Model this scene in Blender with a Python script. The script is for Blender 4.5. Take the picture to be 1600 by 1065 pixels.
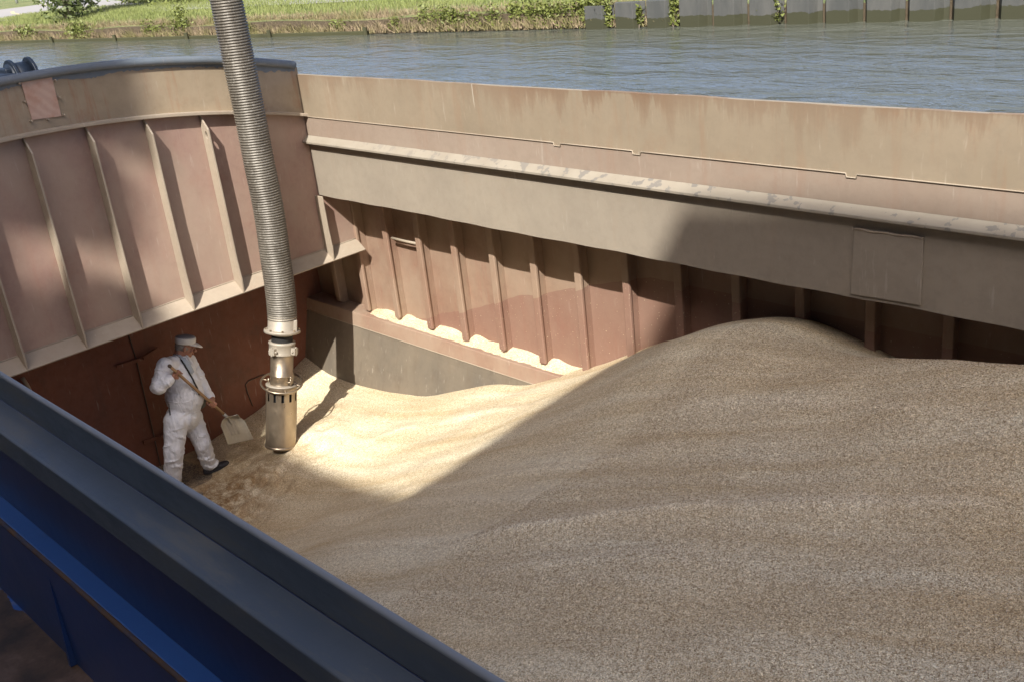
import bpy, bmesh, math, random
import numpy as np
from mathutils import Vector, Matrix
from mathutils.bvhtree import BVHTree
random.seed(7); rng = np.random.default_rng(7)
sc = bpy.context.scene
for o in list(bpy.data.objects): bpy.data.objects.remove(o)
COL = sc.collection
S = 1.5; Z0 = 5.73            # survey unit (1.5 m) and height of the eye above the hold floor

# ---------------------------------------------------------------- camera
YAW, PITCH, ROLL, F = 2.41004, 0.38934, 0.11441, 1659.07
cy, sy, cp, sp = math.cos(YAW), math.sin(YAW), math.cos(PITCH), math.sin(PITCH)
fwd = np.array([cy*cp, sy*cp, -sp]); rgt = np.array([sy, -cy, 0.0]); dwn = np.cross(fwd, rgt)
cr, sr = math.cos(ROLL), math.sin(ROLL)
RM = np.array([cr*rgt+sr*dwn, -sr*rgt+cr*dwn, fwd])
cam_d = bpy.data.cameras.new('camera'); cam = bpy.data.objects.new('camera', cam_d); COL.objects.link(cam)
cam_d.sensor_width = 36; cam_d.lens = F/1600*36; cam_d.clip_start = 0.05; cam_d.clip_end = 3000
mw = Matrix.Identity(4)
for i in range(3):
    mw[i][0] = RM[0][i]; mw[i][1] = -RM[1][i]; mw[i][2] = -RM[2][i]
mw[2][3] = Z0
cam.matrix_world = mw
sc.camera = cam
# ---------------------------------------------------------------- sky, sun, exposure
SUN = Vector((.68, -1, 1.17)).normalized()
w = bpy.data.worlds.new('World'); sc.world = w; w.use_nodes = True
nt = w.node_tree; bg = nt.nodes['Background']
sky = nt.nodes.new('ShaderNodeTexSky'); sky.sky_type = 'NISHITA'; sky.sun_disc = False
sky.sun_elevation = math.asin(SUN.z); sky.sun_rotation = math.atan2(SUN.x, SUN.y)
sky.air_density = 0.35; sky.dust_density = 2.6; sky.ozone_density = 0.6
nt.links.new(sky.outputs[0], bg.inputs[0]); bg.inputs[1].default_value = 0.118
sl = bpy.data.lights.new('sun', 'SUN'); sl.energy = 3.15; sl.angle = math.radians(0.5); sl.color = (1, .965, .905)
so = bpy.data.objects.new('sun', sl); COL.objects.link(so)
so.rotation_euler = SUN.to_track_quat('Z', 'Y').to_euler(); so.location = (6, -9, 20)
sc.view_settings.view_transform = 'Standard'; sc.view_settings.look = 'None'
sc.view_settings.gamma = 1; sc.view_settings.exposure = 1.35
sc.render.engine = 'CYCLES'

# ---------------------------------------------------------------- survey helpers
def W(x, y, z): return (S*x, S*y, S*z+Z0)
def pt(u, v, x=None, y=None, z=None):
    """where the sight line of a survey mark meets a known plane (survey units)"""
    d = RM.T @ np.array([u-800, v-532.5, F])
    i, a = [(i, a) for i, a in enumerate((x, y, z)) if a is not None][0]
    return d*(a/d[i])
def pw(u, v, **k): return np.array(W(*pt(u, v, **k)))

# ---------------------------------------------------------------- mesh builder
def frame(d):
    d = np.array(d, float); d /= np.linalg.norm(d)
    a = np.array([0, 0, 1.]) if abs(d[2]) < .9 else np.array([1., 0, 0])
    u = np.cross(a, d); u /= np.linalg.norm(u); return u, np.cross(d, u), d
class MB:
    def __init__(s): s.v = []; s.f = []
    def add(s, vs, fs):
        n = len(s.v); s.v += [tuple(map(float, p)) for p in vs]; s.f += [tuple(i+n for i in f) for f in fs]; return s
    def hexa(s, p):
        return s.add(p, [(0,3,2,1),(4,5,6,7),(0,1,5,4),(1,2,6,5),(2,3,7,6),(3,0,4,7)])
    def box(s, x0, x1, y0, y1, z0, z1):
        return s.hexa([(x0,y0,z0),(x1,y0,z0),(x1,y1,z0),(x0,y1,z0),(x0,y0,z1),(x1,y0,z1),(x1,y1,z1),(x0,y1,z1)])
    def bx(s, c, h, ax=None):                        # oriented box: centre, half sizes, axes
        c = np.array(c); ax = ax or (np.array([1,0,0]), np.array([0,1,0]), np.array([0,0,1]))
        pts = [c+sx*h[0]*np.array(ax[0])+sy_*h[1]*np.array(ax[1])+sz*h[2]*np.array(ax[2]) for sz in (-1,1) for sx, sy_ in ((-1,-1),(1,-1),(1,1),(-1,1))]
        return s.hexa(pts)
    def prism(s, poly, a, b):                        # two matching rings of 3-D points
        n = len(poly)
        return s.add([p+np.array(a) for p in map(np.array, poly)]+[p+np.array(b) for p in map(np.array, poly)],
                     [tuple(range(n-1,-1,-1)), tuple(range(n, 2*n))]+[(i, (i+1)%n, n+(i+1)%n, n+i) for i in range(n)])
    def tube(s, pts, r, n=16, cap=True):
        pts = [np.array(p, float) for p in pts]; r = r if hasattr(r, '__len__') else [r]*len(pts)
        base = len(s.v); up = None
        for i, p in enumerate(pts):
            d = pts[min(i+1, len(pts)-1)]-pts[max(i-1, 0)]
            d = d/np.linalg.norm(d)
            if up is None: up = frame(d)[0]
            up = up-d*(up@d); up /= np.linalg.norm(up); b = np.cross(d, up)
            for k in range(n):
                t = 2*math.pi*k/n; s.v.append(tuple(p+r[i]*(math.cos(t)*up+math.sin(t)*b)))
        for i in range(len(pts)-1):
            for k in range(n):
                a = base+i*n+k; c = base+i*n+(k+1)%n; s.f.append((a, c, c+n, a+n))
        if cap:
            s.f.append(tuple(base+k for k in range(n-1,-1,-1))); s.f.append(tuple(base+(len(pts)-1)*n+k for k in range(n)))
        return s
    def cap(s, p0, r0, p1, r1, n=14):                # tapered capsule
        p0 = np.array(p0, float); p1 = np.array(p1, float); d = p1-p0; L = np.linalg.norm(d)
        if L < 1e-6: d = np.array([0,0,1.]); L = 1e-6
        d = d/np.linalg.norm(d) if np.linalg.norm(d) > 0 else d
        pts = []; rs = []
        for k in range(5): t = math.pi/2*(1-k/5); pts.append(p0-d*r0*math.sin(t)*.999); rs.append(max(r0*math.cos(t), r0*.05))
        pts.append(p0); rs.append(r0); pts.append(p0+d*L); rs.append(r1)
        for k in range(1, 6): t = math.pi/2*k/5; pts.append(p1+d*r1*math.sin(t)*.999); rs.append(max(r1*math.cos(t), r1*.05))
        base = len(s.v); u, b, _ = frame(d)
        for p, r in zip(pts, rs):
            for k in range(n): t = 2*math.pi*k/n; s.v.append(tuple(p+r*(math.cos(t)*u+math.sin(t)*b)))
        for i in range(len(pts)-1):
            for k in range(n):
                a = base+i*n+k; c = base+i*n+(k+1)%n; s.f.append((a, c, c+n, a+n))
        s.f.append(tuple(base+k for k in range(n-1,-1,-1))); s.f.append(tuple(base+(len(pts)-1)*n+k for k in range(n)))
        return s
    def ell(s, c, r, ax=None, n=20, m=12):
        c = np.array(c); ax = ax or (np.array([1.,0,0]), np.array([0,1.,0]), np.array([0,0,1.]))
        base = len(s.v)
        for i in range(1, m):
            t = math.pi*i/m
            for k in range(n):
                f_ = 2*math.pi*k/n
                s.v.append(tuple(c+ax[0]*r[0]*math.sin(t)*math.cos(f_)+ax[1]*r[1]*math.sin(t)*math.sin(f_)+ax[2]*r[2]*math.cos(t)))
        T = len(s.v); s.v.append(tuple(c+ax[2]*r[2])); B = len(s.v); s.v.append(tuple(c-ax[2]*r[2]))
        for i in range(m-2):
            for k in range(n):
                a = base+i*n+k; d = base+i*n+(k+1)%n; s.f.append((a, a+n, d+n, d))
        for k in range(n):
            s.f.append((T, base+k, base+(k+1)%n)); q = base+(m-2)*n; s.f.append((B, q+(k+1)%n, q+k))
        return s
    def build(s, name, mat, parent=None, smooth=False, bevel=0, fix=True):
        me = bpy.data.meshes.new(name); off = np.array(parent.get('_w', (0,0,0))) if parent else np.zeros(3)
        me.from_pydata([tuple(np.array(p)-off) for p in s.v], [], s.f)
        if fix:
            bm = bmesh.new(); bm.from_mesh(me); bmesh.ops.recalc_face_normals(bm, faces=bm.faces); bm.to_mesh(me); bm.free()
        me.update(); me.materials.append(mat)
        if smooth:
            me.polygons.foreach_set('use_smooth', [True]*len(me.polygons))
        o = bpy.data.objects.new(name, me); COL.objects.link(o)
        if parent: o.parent = parent; o['_w'] = tuple(off)
        if bevel:
            b = o.modifiers.new('bevel', 'BEVEL'); b.width = bevel; b.segments = 2; b.limit_method = 'ANGLE'; b.angle_limit = math.radians(40)
        return o
def tag(o, label=None, cat=None, group=None, kind=None):
    if label: o['label'] = label
    if cat: o['category'] = cat
    if group: o['group'] = group
    if kind: o['kind'] = kind
    return o
def thing(name, loc, label, cat, group=None):
    o = bpy.data.objects.new(name, None); o.location = loc; o['_w'] = tuple(map(float, loc)); o.empty_display_size = .3
    COL.objects.link(o); return tag(o, label, cat, group)
def hb(m, x0, x1, y0, y1, z0, z1):                    # box given in survey units
    a = W(x0, y0, z0); b = W(x1, y1, z1); return m.box(a[0], b[0], a[1], b[1], a[2], b[2])

# ---------------------------------------------------------------- materials
class N:
    def __init__(s, name, rough=.6, metal=0, spec=.5):
        s.m = bpy.data.materials.new(name); s.m.use_nodes = True; s.t = s.m.node_tree; s.b = s.t.nodes['Principled BSDF']
        s.b.inputs['Roughness'].default_value = rough; s.b.inputs['Metallic'].default_value = metal
        s.b.inputs['Specular IOR Level'].default_value = spec
        s.co = s.t.nodes.new('ShaderNodeTexCoord').outputs['Object']
    def n(s, typ, **k):
        o = s.t.nodes.new(typ)
        for a, b in k.items(): setattr(o, a, b)
        return o
    def l(s, a, b): s.t.links.new(a, b)
    def noise(s, scale=5, detail=4, rough=.55, stretch=(1,1,1), rot=(0,0,0), dist=0, col=False, loc=(0,0,0)):
        mp = s.n('ShaderNodeMapping'); mp.inputs['Scale'].default_value = stretch; mp.inputs['Rotation'].default_value = rot; mp.inputs['Location'].default_value = loc
        s.l(s.co, mp.inputs[0]); t = s.n('ShaderNodeTexNoise'); s.l(mp.outputs[0], t.inputs['Vector'])
        t.inputs['Scale'].default_value = scale; t.inputs['Detail'].default_value = detail; t.inputs['Roughness'].default_value = rough; t.inputs['Distortion'].default_value = dist
        return t.outputs['Color' if col else 'Fac']
    def ramp(s, x, stops, interp='LINEAR'):
        r = s.n('ShaderNodeValToRGB'); s.l(x, r.inputs[0]); e = r.color_ramp.elements; r.color_ramp.interpolation = interp
        while len(e) < len(stops): e.new(.5)
        for i, (p, c) in enumerate(stops):
            e[i].position = p; e[i].color = (c, c, c, 1) if not hasattr(c, '__len__') else (*c, 1)
        return r.outputs[0]
    def mix(s, fac, a, b, mode='MIX'):
        m = s.n('ShaderNodeMix', data_type='RGBA', blend_type=mode)
        for sock, val in ((m.inputs[0], fac), (m.inputs[6], a), (m.inputs[7], b)):
            if hasattr(val, 'links') or isinstance(val, bpy.types.NodeSocket): s.l(val, sock)
            elif hasattr(val, '__len__'): sock.default_value = (*val, 1)
            else: sock.default_value = val
        return m.outputs[2]
    def math(s, op, a, b=0, c=0, clamp=False):
        m = s.n('ShaderNodeMath', operation=op, use_clamp=clamp)
        for i, val in enumerate((a, b, c)):
            if isinstance(val, bpy.types.NodeSocket): s.l(val, m.inputs[i])
            else: m.inputs[i].default_value = val
        return m.outputs[0]
    def xyz(s, src=None):
        x = s.n('ShaderNodeSeparateXYZ'); s.l(src or s.co, x.inputs[0]); return x.outputs
    def color(s, c):
        if isinstance(c, bpy.types.NodeSocket): s.l(c, s.b.inputs['Base Color'])
        else: s.b.inputs['Base Color'].default_value = (*c, 1)
        return s
    def rough(s, r): s.l(r, s.b.inputs['Roughness']); return s
    def bump(s, h, strength=.3, dist=.01, prev=None):
        b = s.n('ShaderNodeBump'); b.inputs['Strength'].default_value = strength; b.inputs['Distance'].default_value = dist
        s.l(h, b.inputs['Height'])
        if prev: s.l(prev, b.inputs['Normal'])
        s.l(b.outputs[0], s.b.inputs['Normal']); return b.outputs[0]

def steel(name, base, alt, rust=(.26,.10,.045), dust=None, amt=.35, streak=.3, rough=.62, mott=.5, specks=0):
    """old painted steel: two-tone mottling, vertical rust runs, fine scuffs"""
    k = N(name, rough)
    big = k.noise(.9, 5, .6); c = k.mix(k.ramp(big, [(.35, 0), (.68, 1)]), base, alt)
    fine = k.noise(9, 6, .7); c = k.mix(k.math('MULTIPLY', k.ramp(fine, [(.45, 0), (.75, 1)]), mott*.6), c, tuple(v*.62 for v in base))
    runs = k.noise(3.2, 5, .7, stretch=(2.2,2.2,.22)); c = k.mix(k.math('MULTIPLY', k.ramp(runs, [(.54, 0), (.72, 1)]), streak), c, rust)
    sp = k.noise(2.1, 8, .75, loc=(3,1,7)); c = k.mix(k.math('MULTIPLY', k.ramp(sp, [(.56, 0), (.70, 1)]), amt), c, rust)
    if dust:
        dn = k.noise(1.6, 6, .65, stretch=(1,1,.6), loc=(9,4,2)); c = k.mix(k.math('MULTIPLY', k.ramp(dn, [(.38, 0), (.62, 1)]), .6), c, dust)
    scr = k.noise(26, 3, .6, stretch=(1,1,.12), loc=(5,5,5)); c = k.mix(k.math('MULTIPLY', k.ramp(scr, [(.64, 0), (.72, 1)]), .18), c, (.62,.56,.47))
    k.color(c)
    k.rough(k.ramp(fine, [(.3, rough-.12), (.8, min(rough+.2, 1))]))
    b1 = k.bump(k.noise(1.1, 2, .5), .35, .03); k.bump(fine, .25, .004, b1)
    return k
TIDE = 1.435
PINK = (.275,.17,.135); PINK2 = (.33,.225,.175); TAN = (.29,.225,.145)
m_pink = steel('salmon_primer_steel', PINK, PINK2, rust=(.27,.12,.08), dust=(.34,.26,.195), amt=.35, streak=.25).m
m_tan = steel('dusty_tan_steel', TAN, (.36,.285,.20), rust=(.27,.11,.05), amt=.35, streak=.6).m
m_cream = steel('dusty_cream_steel', (.36,.30,.225), (.315,.255,.19), rust=(.33,.19,.12), amt=.15, streak=.15).m
m_low = steel('lower_coaming_steel', (.265,.225,.175), (.31,.265,.205), rust=(.30,.21,.14), amt=.12, streak=.15).m
m_tan2 = steel('dusty_sand_steel', (.29,.232,.163), (.235,.188,.13), rust=(.25,.135,.075), amt=.3, streak=.35)
k = m_tan2; X_ = k.xyz(); src = k.b.inputs['Base Color'].links[0].from_socket      # rust creeping down from the cut top edge
dp = k.noise(2.6, 6, .75, stretch=(1.5,1,.18)); dist_ = k.math('SUBTRACT', 1.372, X_[2])
reach = k.math('MULTIPLY', k.ramp(dp, [(.42,.05),(.72,1)]), .55)
e_ = k.math('MULTIPLY', k.math('SUBTRACT', 1.0, k.math('DIVIDE', dist_, reach), clamp=True), k.ramp(k.noise(.45, 3, loc=(0,3,3)), [(.4,.35),(.62,1)]))
src = k.mix(k.math('MULTIPLY', e_, .75), src, (.165,.092,.052))
sc_ = k.noise(6, 2, .5, stretch=(2.5,1,.10), loc=(6,1,2)); src = k.mix(k.math('MULTIPLY', k.ramp(sc_, [(.70,0),(.715,1)]), .5), src, (.55,.50,.42)); k.color(src); m_tan2 = k.m
m_ledge = N('chipped_ledge_steel', .6)
k = m_ledge; c = k.mix(k.ramp(k.noise(3, 5), [(.4,0),(.7,1)]), (.29,.255,.20), (.25,.215,.165))
vo = k.noise(11, 4, .55, loc=(2,2,0)); xs = k.xyz()[0]
chips = k.math('MULTIPLY', k.ramp(vo, [(.57, 0), (.60, 1)]), k.ramp(k.math('MULTIPLY_ADD', xs, .14, 1.0), [(.15, .12), (.8, .9)]))
c = k.mix(chips, c, (.17,.155,.135)); k.color(c); k.bump(vo, .3, .006); m_ledge = k.m
_ks = steel('side_wall_primer', (.24,.145,.10), (.285,.195,.135), rust=(.26,.10,.065), dust=(.33,.25,.18), amt=.45, streak=.45)
k = _ks; X_ = k.xyz()          # grain tide mark: dusty above, stained pinker below
src = k.b.inputs['Base Color'].links[0].from_socket
h1 = k.math('MULTIPLY_ADD', X_[0], .33, 0.0)      # local x (thing stands at -4.5 m)
lim = k.math('ADD', k.math('MULTIPLY', k.noise(.8, 4), .25), h1)
below = k.math('MULTIPLY', k.math('LESS_THAN', k.math('SUBTRACT', X_[2], lim), TIDE), k.math('LESS_THAN', X_[2], 1.05))
kc = k.mix(k.math('MULTIPLY', below, .55), src, (.205,.10,.075))
sp_ = k.ramp(k.noise(55, 1, .5, loc=(3,3,3)), [(.72,0),(.74,1)]); kc = k.mix(k.math('MULTIPLY', sp_, below), kc, (.52,.42,.28)); k.color(kc); m_side = k.m
k = steel('scuffed_bare_plate', (.125,.108,.085), (.185,.15,.11), rust=(.085,.06,.04), dust=(.20,.165,.12), amt=.55, streak=.6, rough=.5); m_bare = k.m
k = steel('red_brown_primer', (.19,.065,.035), (.13,.05,.03), rust=(.08,.045,.03), amt=.45, streak=.4, rough=.7); m_red = k.m
m_dkst = steel('shade_and_joint_dark', (.06,.045,.035), (.08,.055,.04), rust=(.05,.03,.02)).m  # underdeck shade painted in as a dark tone; also colours panel joints
m_rim = steel('grey_blue_rim_paint', (.12,.145,.17), (.17,.19,.21), rust=(.22,.17,.12), amt=.2, streak=.2, rough=.45).m
# near coaming: slate paint, worn to dusty brown in long patches
k = N('slate_paint', .42)
c = k.mix(k.ramp(k.noise(.8, 6, .65), [(.4,0),(.65,1)]), (.060,.078,.102), (.082,.098,.118))
wr = k.noise(1.6, 8, .78, stretch=(.5,2.2,2.2), loc=(1,0,0)); c = k.mix(k.math('MULTIPLY', k.ramp(wr, [(.47,0),(.58,1)]), .55), c, (.15,.145,.125))
ck = k.noise(4, 10, .8, dist=1.5); c = k.mix(k.math('MULTIPLY', k.ramp(ck, [(.62,0),(.66,1)]), .4), c, (.19,.19,.18))
k.color(c); k.rough(k.ramp(wr, [(.4,.36),(.7,.7)])); b1 = k.bump(k.noise(2, 3), .3, .02); k.bump(k.noise(30, 5), .2, .003, b1); m_slate = k.m
def blue(name, a, b, r=.3):
    k = N(name, r); c = k.mix(k.ramp(k.noise(1.1, 5, .6, stretch=(.5,1,1)), [(.4,0),(.7,1)]), a, b)
    g = k.noise(6, 8, .75); c = k.mix(k.math('MULTIPLY', k.ramp(g, [(.58,0),(.75,1)]), .35), c, (.035,.045,.06))
    k.color(c); b1 = k.bump(k.noise(2.5, 3), .3, .015); k.bump(g, .2, .003, b1); return k.m
m_blue = blue('royal_blue_paint', (.026,.080,.26), (.034,.098,.30)); m_web = blue('shaded_blue_paint', (.008,.022,.085), (.011,.030,.105)); m_blue2 = blue('navy_grime_paint', (.012,.040,.15), (.022,.042,.09), .35)  # outer web takes a darker blue copy: shade under the flange painted in
k = N('rusty_edge', .8); k.color(k.mix(k.ramp(k.noise(7, 6, .7), [(.42,0),(.6,1)]), (.075,.042,.022), (.028,.032,.06))); k.bump(k.noise(20, 5), .5, .004); m_rustedge = k.m
# deck: blue waterway strip, blotchy brown worn centre with pale lifting edge
k = N('worn_deck', .5); X = k.xyz()
edge = k.math('ADD', X[1], k.math('MULTIPLY', k.math('SUBTRACT', k.noise(2.6, 4, .5), .5), .34))
slant = k.math('MULTIPLY_ADD', X[0], -.05, edge)
worn = k.noise(2.4, 7, .7); brown = k.ramp(worn, [(.38,(.030,.021,.015)),(.5,(.075,.047,.03)),(.6,(.13,.085,.065)),(.72,(.30,.27,.25))])
thr = S*.683+.05*5
fac = k.math('LESS_THAN', slant, thr+.0); rimf = k.math('MULTIPLY', k.math('LESS_THAN', slant, thr+.03), k.ramp(k.noise(5, 4), [(.45,0),(.6,1)]))
c = k.mix(rimf, (.020,.075,.28), (.16,.17,.19)); c = k.mix(fac, c, brown); k.color(c); k.bump(worn, .4, .01); m_deck = k.m
# stainless / galvanised
def metal(name, c1, c2, rough=.3, met=.85):
    k = N(name, rough, met); n = k.noise(3, 6, .7, stretch=(1,1,.4)); k.color(k.mix(k.ramp(n, [(.4,0),(.7,1)]), c1, c2))
    k.rough(k.ramp(k.noise(12, 5, .7), [(.3, rough-.08), (.8, rough+.18)])); k.bump(k.noise(40, 3), .12, .002); return k.m
m_inox = metal('brushed_stainless', (.36,.29,.21), (.26,.205,.145), .33, .85)
m_cast = metal('dusty_cast_fittings', (.34,.30,.24), (.27,.23,.18), .55, .3)
m_dark = N('dark_slot', .8).color((.01,.009,.008)).m
k = N('galvanised_hose', .55, .25)
hn = k.noise(5, 6, .7, stretch=(1,1,.35)); hf = k.noise(34, 4, .7, stretch=(1,1,.6))
c = k.mix(k.ramp(hn, [(.38,0),(.66,1)]), (.145,.13,.105), (.085,.073,.056)); c = k.mix(k.math('MULTIPLY', k.ramp(hf, [(.55,0),(.7,1)]), .55), c, (.33,.31,.27))
k.color(c); k.rough(k.ramp(hf, [(.3,.4),(.8,.6)])); m_hose = k.m
k = N('scuffed_aluminium', .42, .6); k.color(k.mix(k.noise(14, 6, .7), (.26,.235,.20), (.42,.39,.34))); k.bump(k.noise(30, 4), .2, .002); m_alu = k.m
k = N('worn_ash_wood', .55); k.color(k.mix(k.noise(20, 4, .6, stretch=(1,1,.3)), (.30,.17,.08), (.42,.27,.14))); m_wood = k.m

# grain
def grain_mat(name, tint=1.0):
    k = N(name, .75, 0, .25)
    # flow streaks run down the heap towards the suction pit
    wob = k.noise(.8, 3, .5)
    X = k.xyz(); xs_ = k.math('ADD', X[0], 4.2); f_ = k.math('MULTIPLY', k.math('ADD', xs_, k.math('SQRT', k.math('MULTIPLY_ADD', xs_, xs_, 1.5))), .22)
    vv = k.math('SUBTRACT', X[1], f_)
    def flow(sx, sy, sc, det, dist, off):
        cb = k.n('ShaderNodeCombineXYZ'); k.l(k.math('MULTIPLY', X[0], sx), cb.inputs[0]); k.l(k.math('MULTIPLY_ADD', vv, sy, off), cb.inputs[1]); cb.inputs[2].default_value = off
        t = k.n('ShaderNodeTexNoise'); k.l(cb.outputs[0], t.inputs['Vector']); t.inputs['Scale'].default_value = sc; t.inputs['Detail'].default_value = det; t.inputs['Roughness'].default_value = .6; t.inputs['Distortion'].default_value = dist; return t.outputs['Fac']
    st = flow(.20, 2.0, 1.5, 5, .3, 0); st2 = flow(.13, 1.8, 4.5, 5, .25, 3.7)
    base = k.mix(k.ramp(st, [(.36,0),(.66,1)]), (.60*tint,.485*tint,.315*tint), (.75*tint,.685*tint,.53*tint))
    base = k.mix(k.math('MULTIPLY', k.ramp(st2, [(.48,0),(.72,1)]), .42), base, (.82*tint,.75*tint,.57*tint))
    base = k.mix(k.math('MULTIPLY', k.ramp(wob, [(.45,0),(.7,1)]), .35), base, (.63*tint,.49*tint,.29*tint))
    at = k.n('ShaderNodeAttribute'); at.attribute_name = 'chaff'; base = k.mix(k.math('MULTIPLY', at.outputs['Fac'], k.ramp(k.noise(7, 5, .7), [(.3,.25),(.65,.85)])), base, (.90*tint,.83*tint,.68*tint))  # pale streaks along the ridges: light on them painted into the colour
    at2 = k.n('ShaderNodeAttribute'); at2.attribute_name = 'screenings'; base = k.mix(k.math('MULTIPLY', at2.outputs['Fac'], k.ramp(k.noise(5, 6, .75, stretch=(1,2,1)), [(.38,.0),(.56,.95)])), base, (.30*tint,.185*tint,.085*tint))
    # kernels
    wn = k.noise(60, 2, .5, col=True)
    def kern(scale, stretch, rot):
        mp = k.n('ShaderNodeMapping'); mp.inputs['Scale'].default_value = stretch; mp.inputs['Rotation'].default_value = rot
        mx = k.n('ShaderNodeVectorMath', operation='MULTIPLY_ADD'); k.l(wn, mx.inputs[0]); mx.inputs[1].default_value = (.012,.012,.012); k.l(k.co, mx.inputs[2])
        k.l(mx.outputs[0], mp.inputs[0]); v = k.n('ShaderNodeTexVoronoi'); v.inputs['Scale'].default_value = scale; k.l(mp.outputs[0], v.inputs['Vector']); return v
    v1 = kern(112, (1,1.9,1.4), (0,0,.5)); v2 = kern(104, (2.0,1,1.3), (0,0,.2))
    sel = k.ramp(k.noise(45, 1, .5, loc=(8,8,8)), [(.48,0),(.52,1)])
    rc = k.mix(sel, v1.outputs['Color'], v2.outputs['Color']); sx = k.xyz(rc)[0]
    dd = k.mix(sel, v1.outputs['Distance'], v2.outputs['Distance'])
    var = k.ramp(sx, [(0,(.52,.44,.34)),(.2,(.85,.78,.68)),(.6,(1.05,1.02,.97)),(.88,(1.22,1.22,1.19)),(1,(1.4,1.45,1.48))])
    c = k.mix(1.0, base, var, 'MULTIPLY')
    gap = k.ramp(dd, [(.45,1.0),(.8,.62)]); c = k.mix(1.0, c, gap, 'MULTIPLY')
    # small clumps visible further off
    cl = k.noise(38, 3, .75, loc=(1,7,3)); c = k.mix(1.0, c, k.ramp(cl, [(.3,(.80,.77,.73)),(.5,(1.02,1.02,1.02)),(.72,(1.22,1.22,1.2))]), 'MULTIPLY')
    k.color(c); b1 = k.bump(cl, .55, .018); b2 = k.bump(st2, .2, .02, b1); k.bump(dd, .6, -.004, b2)
    return k
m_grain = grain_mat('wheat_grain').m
# dusty floor
k = N('dusty_hold_floor', .8); c = k.mix(k.ramp(k.noise(2.2, 8, .75, stretch=(1,2,1)), [(.42,0),(.58,1)]), (.075,.062,.05), (.30,.215,.125))
c = k.mix(k.ramp(k.noise(70, 3, .7), [(.5,0),(.62,1)]), c, (.36,.27,.165)); k.color(c); k.bump(k.noise(50, 4), .4, .006); m_floor = k.m
# outdoors
k = N('canal_water', .12, 0, .5); k.b.inputs['IOR'].default_value = 1.33
k.color(k.mix(k.noise(.15, 3), (.075,.083,.066), (.10,.106,.086)))
w1 = k.noise(.85, 4, .55, stretch=(.55,1.2,1), rot=(0,0,.25), dist=.5); w2 = k.noise(3.6, 4, .6, stretch=(.6,1.1,1), rot=(0,0,-.15), dist=.4)
b1 = k.bump(w1, .85, .17); k.bump(w2, .6, .05, b1); m_water = k.m
k = N('bank_grass_ground', .9); gn = k.n('ShaderNodeNewGeometry'); gz_ = k.xyz(gn.outputs['Normal'])[2]; c = k.mix(k.ramp(k.noise(.35, 6, .7), [(.38,0),(.62,1)]), (.115,.15,.045), (.18,.20,.075))
c = k.mix(k.ramp(k.noise(3, 5, .7, stretch=(.5,1,1)), [(.5,0),(.7,1)]), c, (.28,.25,.12)); c = k.mix(k.math('LESS_THAN', k.math('ABSOLUTE', gz_), .5), c, (.10,.075,.045)); k.color(c); k.bump(k.noise(6, 6, .8), .8, .12); m_land = k.m
k = N('asphalt_road', .85); k.color(k.mix(k.noise(.6, 7, .7), (.27,.26,.25), (.34,.325,.305))); m_road = k.m
m_mark = N('faded_yellow_paint', .7).color((.52,.43,.26)).m
k = N('grass_blade', .7); k.color(k.mix(k.noise(.5, 5, .7), (.125,.165,.035), (.235,.25,.085))); m_blade = k.m
k = N('dry_weed', .8); k.color(k.mix(k.ramp(k.noise(1.2, 5, .7), [(.4,0),(.6,1)]), (.27,.205,.13), (.20,.18,.075))); m_dry = k.m
k = N('shrub_leaf', .6); k.color(k.mix(k.noise(3, 4, .7), (.075,.105,.02), (.20,.215,.05))); m_leaf = k.m
k = N('tree_leaf', .6); k.color(k.mix(k.noise(2, 4, .7), (.045,.07,.018), (.11,.13,.035))); m_leaf2 = k.m
k = N('bark', .9); k.color(k.mix(k.noise(6, 5, .7, stretch=(1,1,.3)), (.10,.08,.06), (.19,.16,.12))); k.bump(k.noise(9, 4), .6, .03); m_bark = k.m
k = N('wet_timber', .7); c = k.mix(k.noise(2, 6, .7, stretch=(.4,1,1)), (.028,.028,.012), (.065,.065,.024)); k.color(c); m_timber = k.m
k = N('weathered_sheet_pile', .75); X = k.xyz()
hgt = k.math('ADD', X[2], k.math('MULTIPLY', k.noise(1.5, 5, .7), .34))
c = k.mix(k.ramp(k.noise(1.8, 6, .7, stretch=(1,1,.25)), [(.4,0),(.65,1)]), (.055,.058,.055), (.085,.085,.078))
c = k.mix(k.math('LESS_THAN', hgt, +.47), c, (.035,.036,.016)); k.color(c); m_pile = k.m
k = N('shadow_caster_dark', .7); k.color(k.mix(k.noise(.8, 5), (.035,.04,.045), (.055,.058,.06))); m_caster = k.m  # dark tone of the added shadow casters, keeps their bounce low
k = N('concrete', .85); k.color(k.mix(k.noise(1.5, 7, .7), (.08,.078,.074), (.12,.115,.11))); k.bump(k.noise(20, 5), .3, .004); m_conc = k.m
k = N('hull_paint', .5); k.color(k.mix(k.noise(1.5, 6), (.02,.025,.035), (.05,.05,.05))); m_hull = k.m
m_winch = blue('navy_machinery_paint', (.007,.012,.022), (.014,.02,.03), .45)
m_galv = metal('galvanised_pole', (.45,.46,.46), (.35,.36,.36), .5, .4)

# ================================================================= BARGE: hold walls
XE, XL, YF, YN, YW = -6.909, -7.72, 4.379, .745, 4.75
TOP, BOT, DECK, FLR, XR = -1.0, -1.905, -1.93, -3.90, 6.0; DF = -1.85
# --- far side coaming
T = thing('hatch_coaming', W(-3, YF, BOT), 'long dusty tan steel coaming with a ledge, on the canal side of the hold', 'coaming', 'walls of the hold')
m = MB(); hb(m, XE+.004, XR, YF, YF+.02, BOT, TOP)
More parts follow.
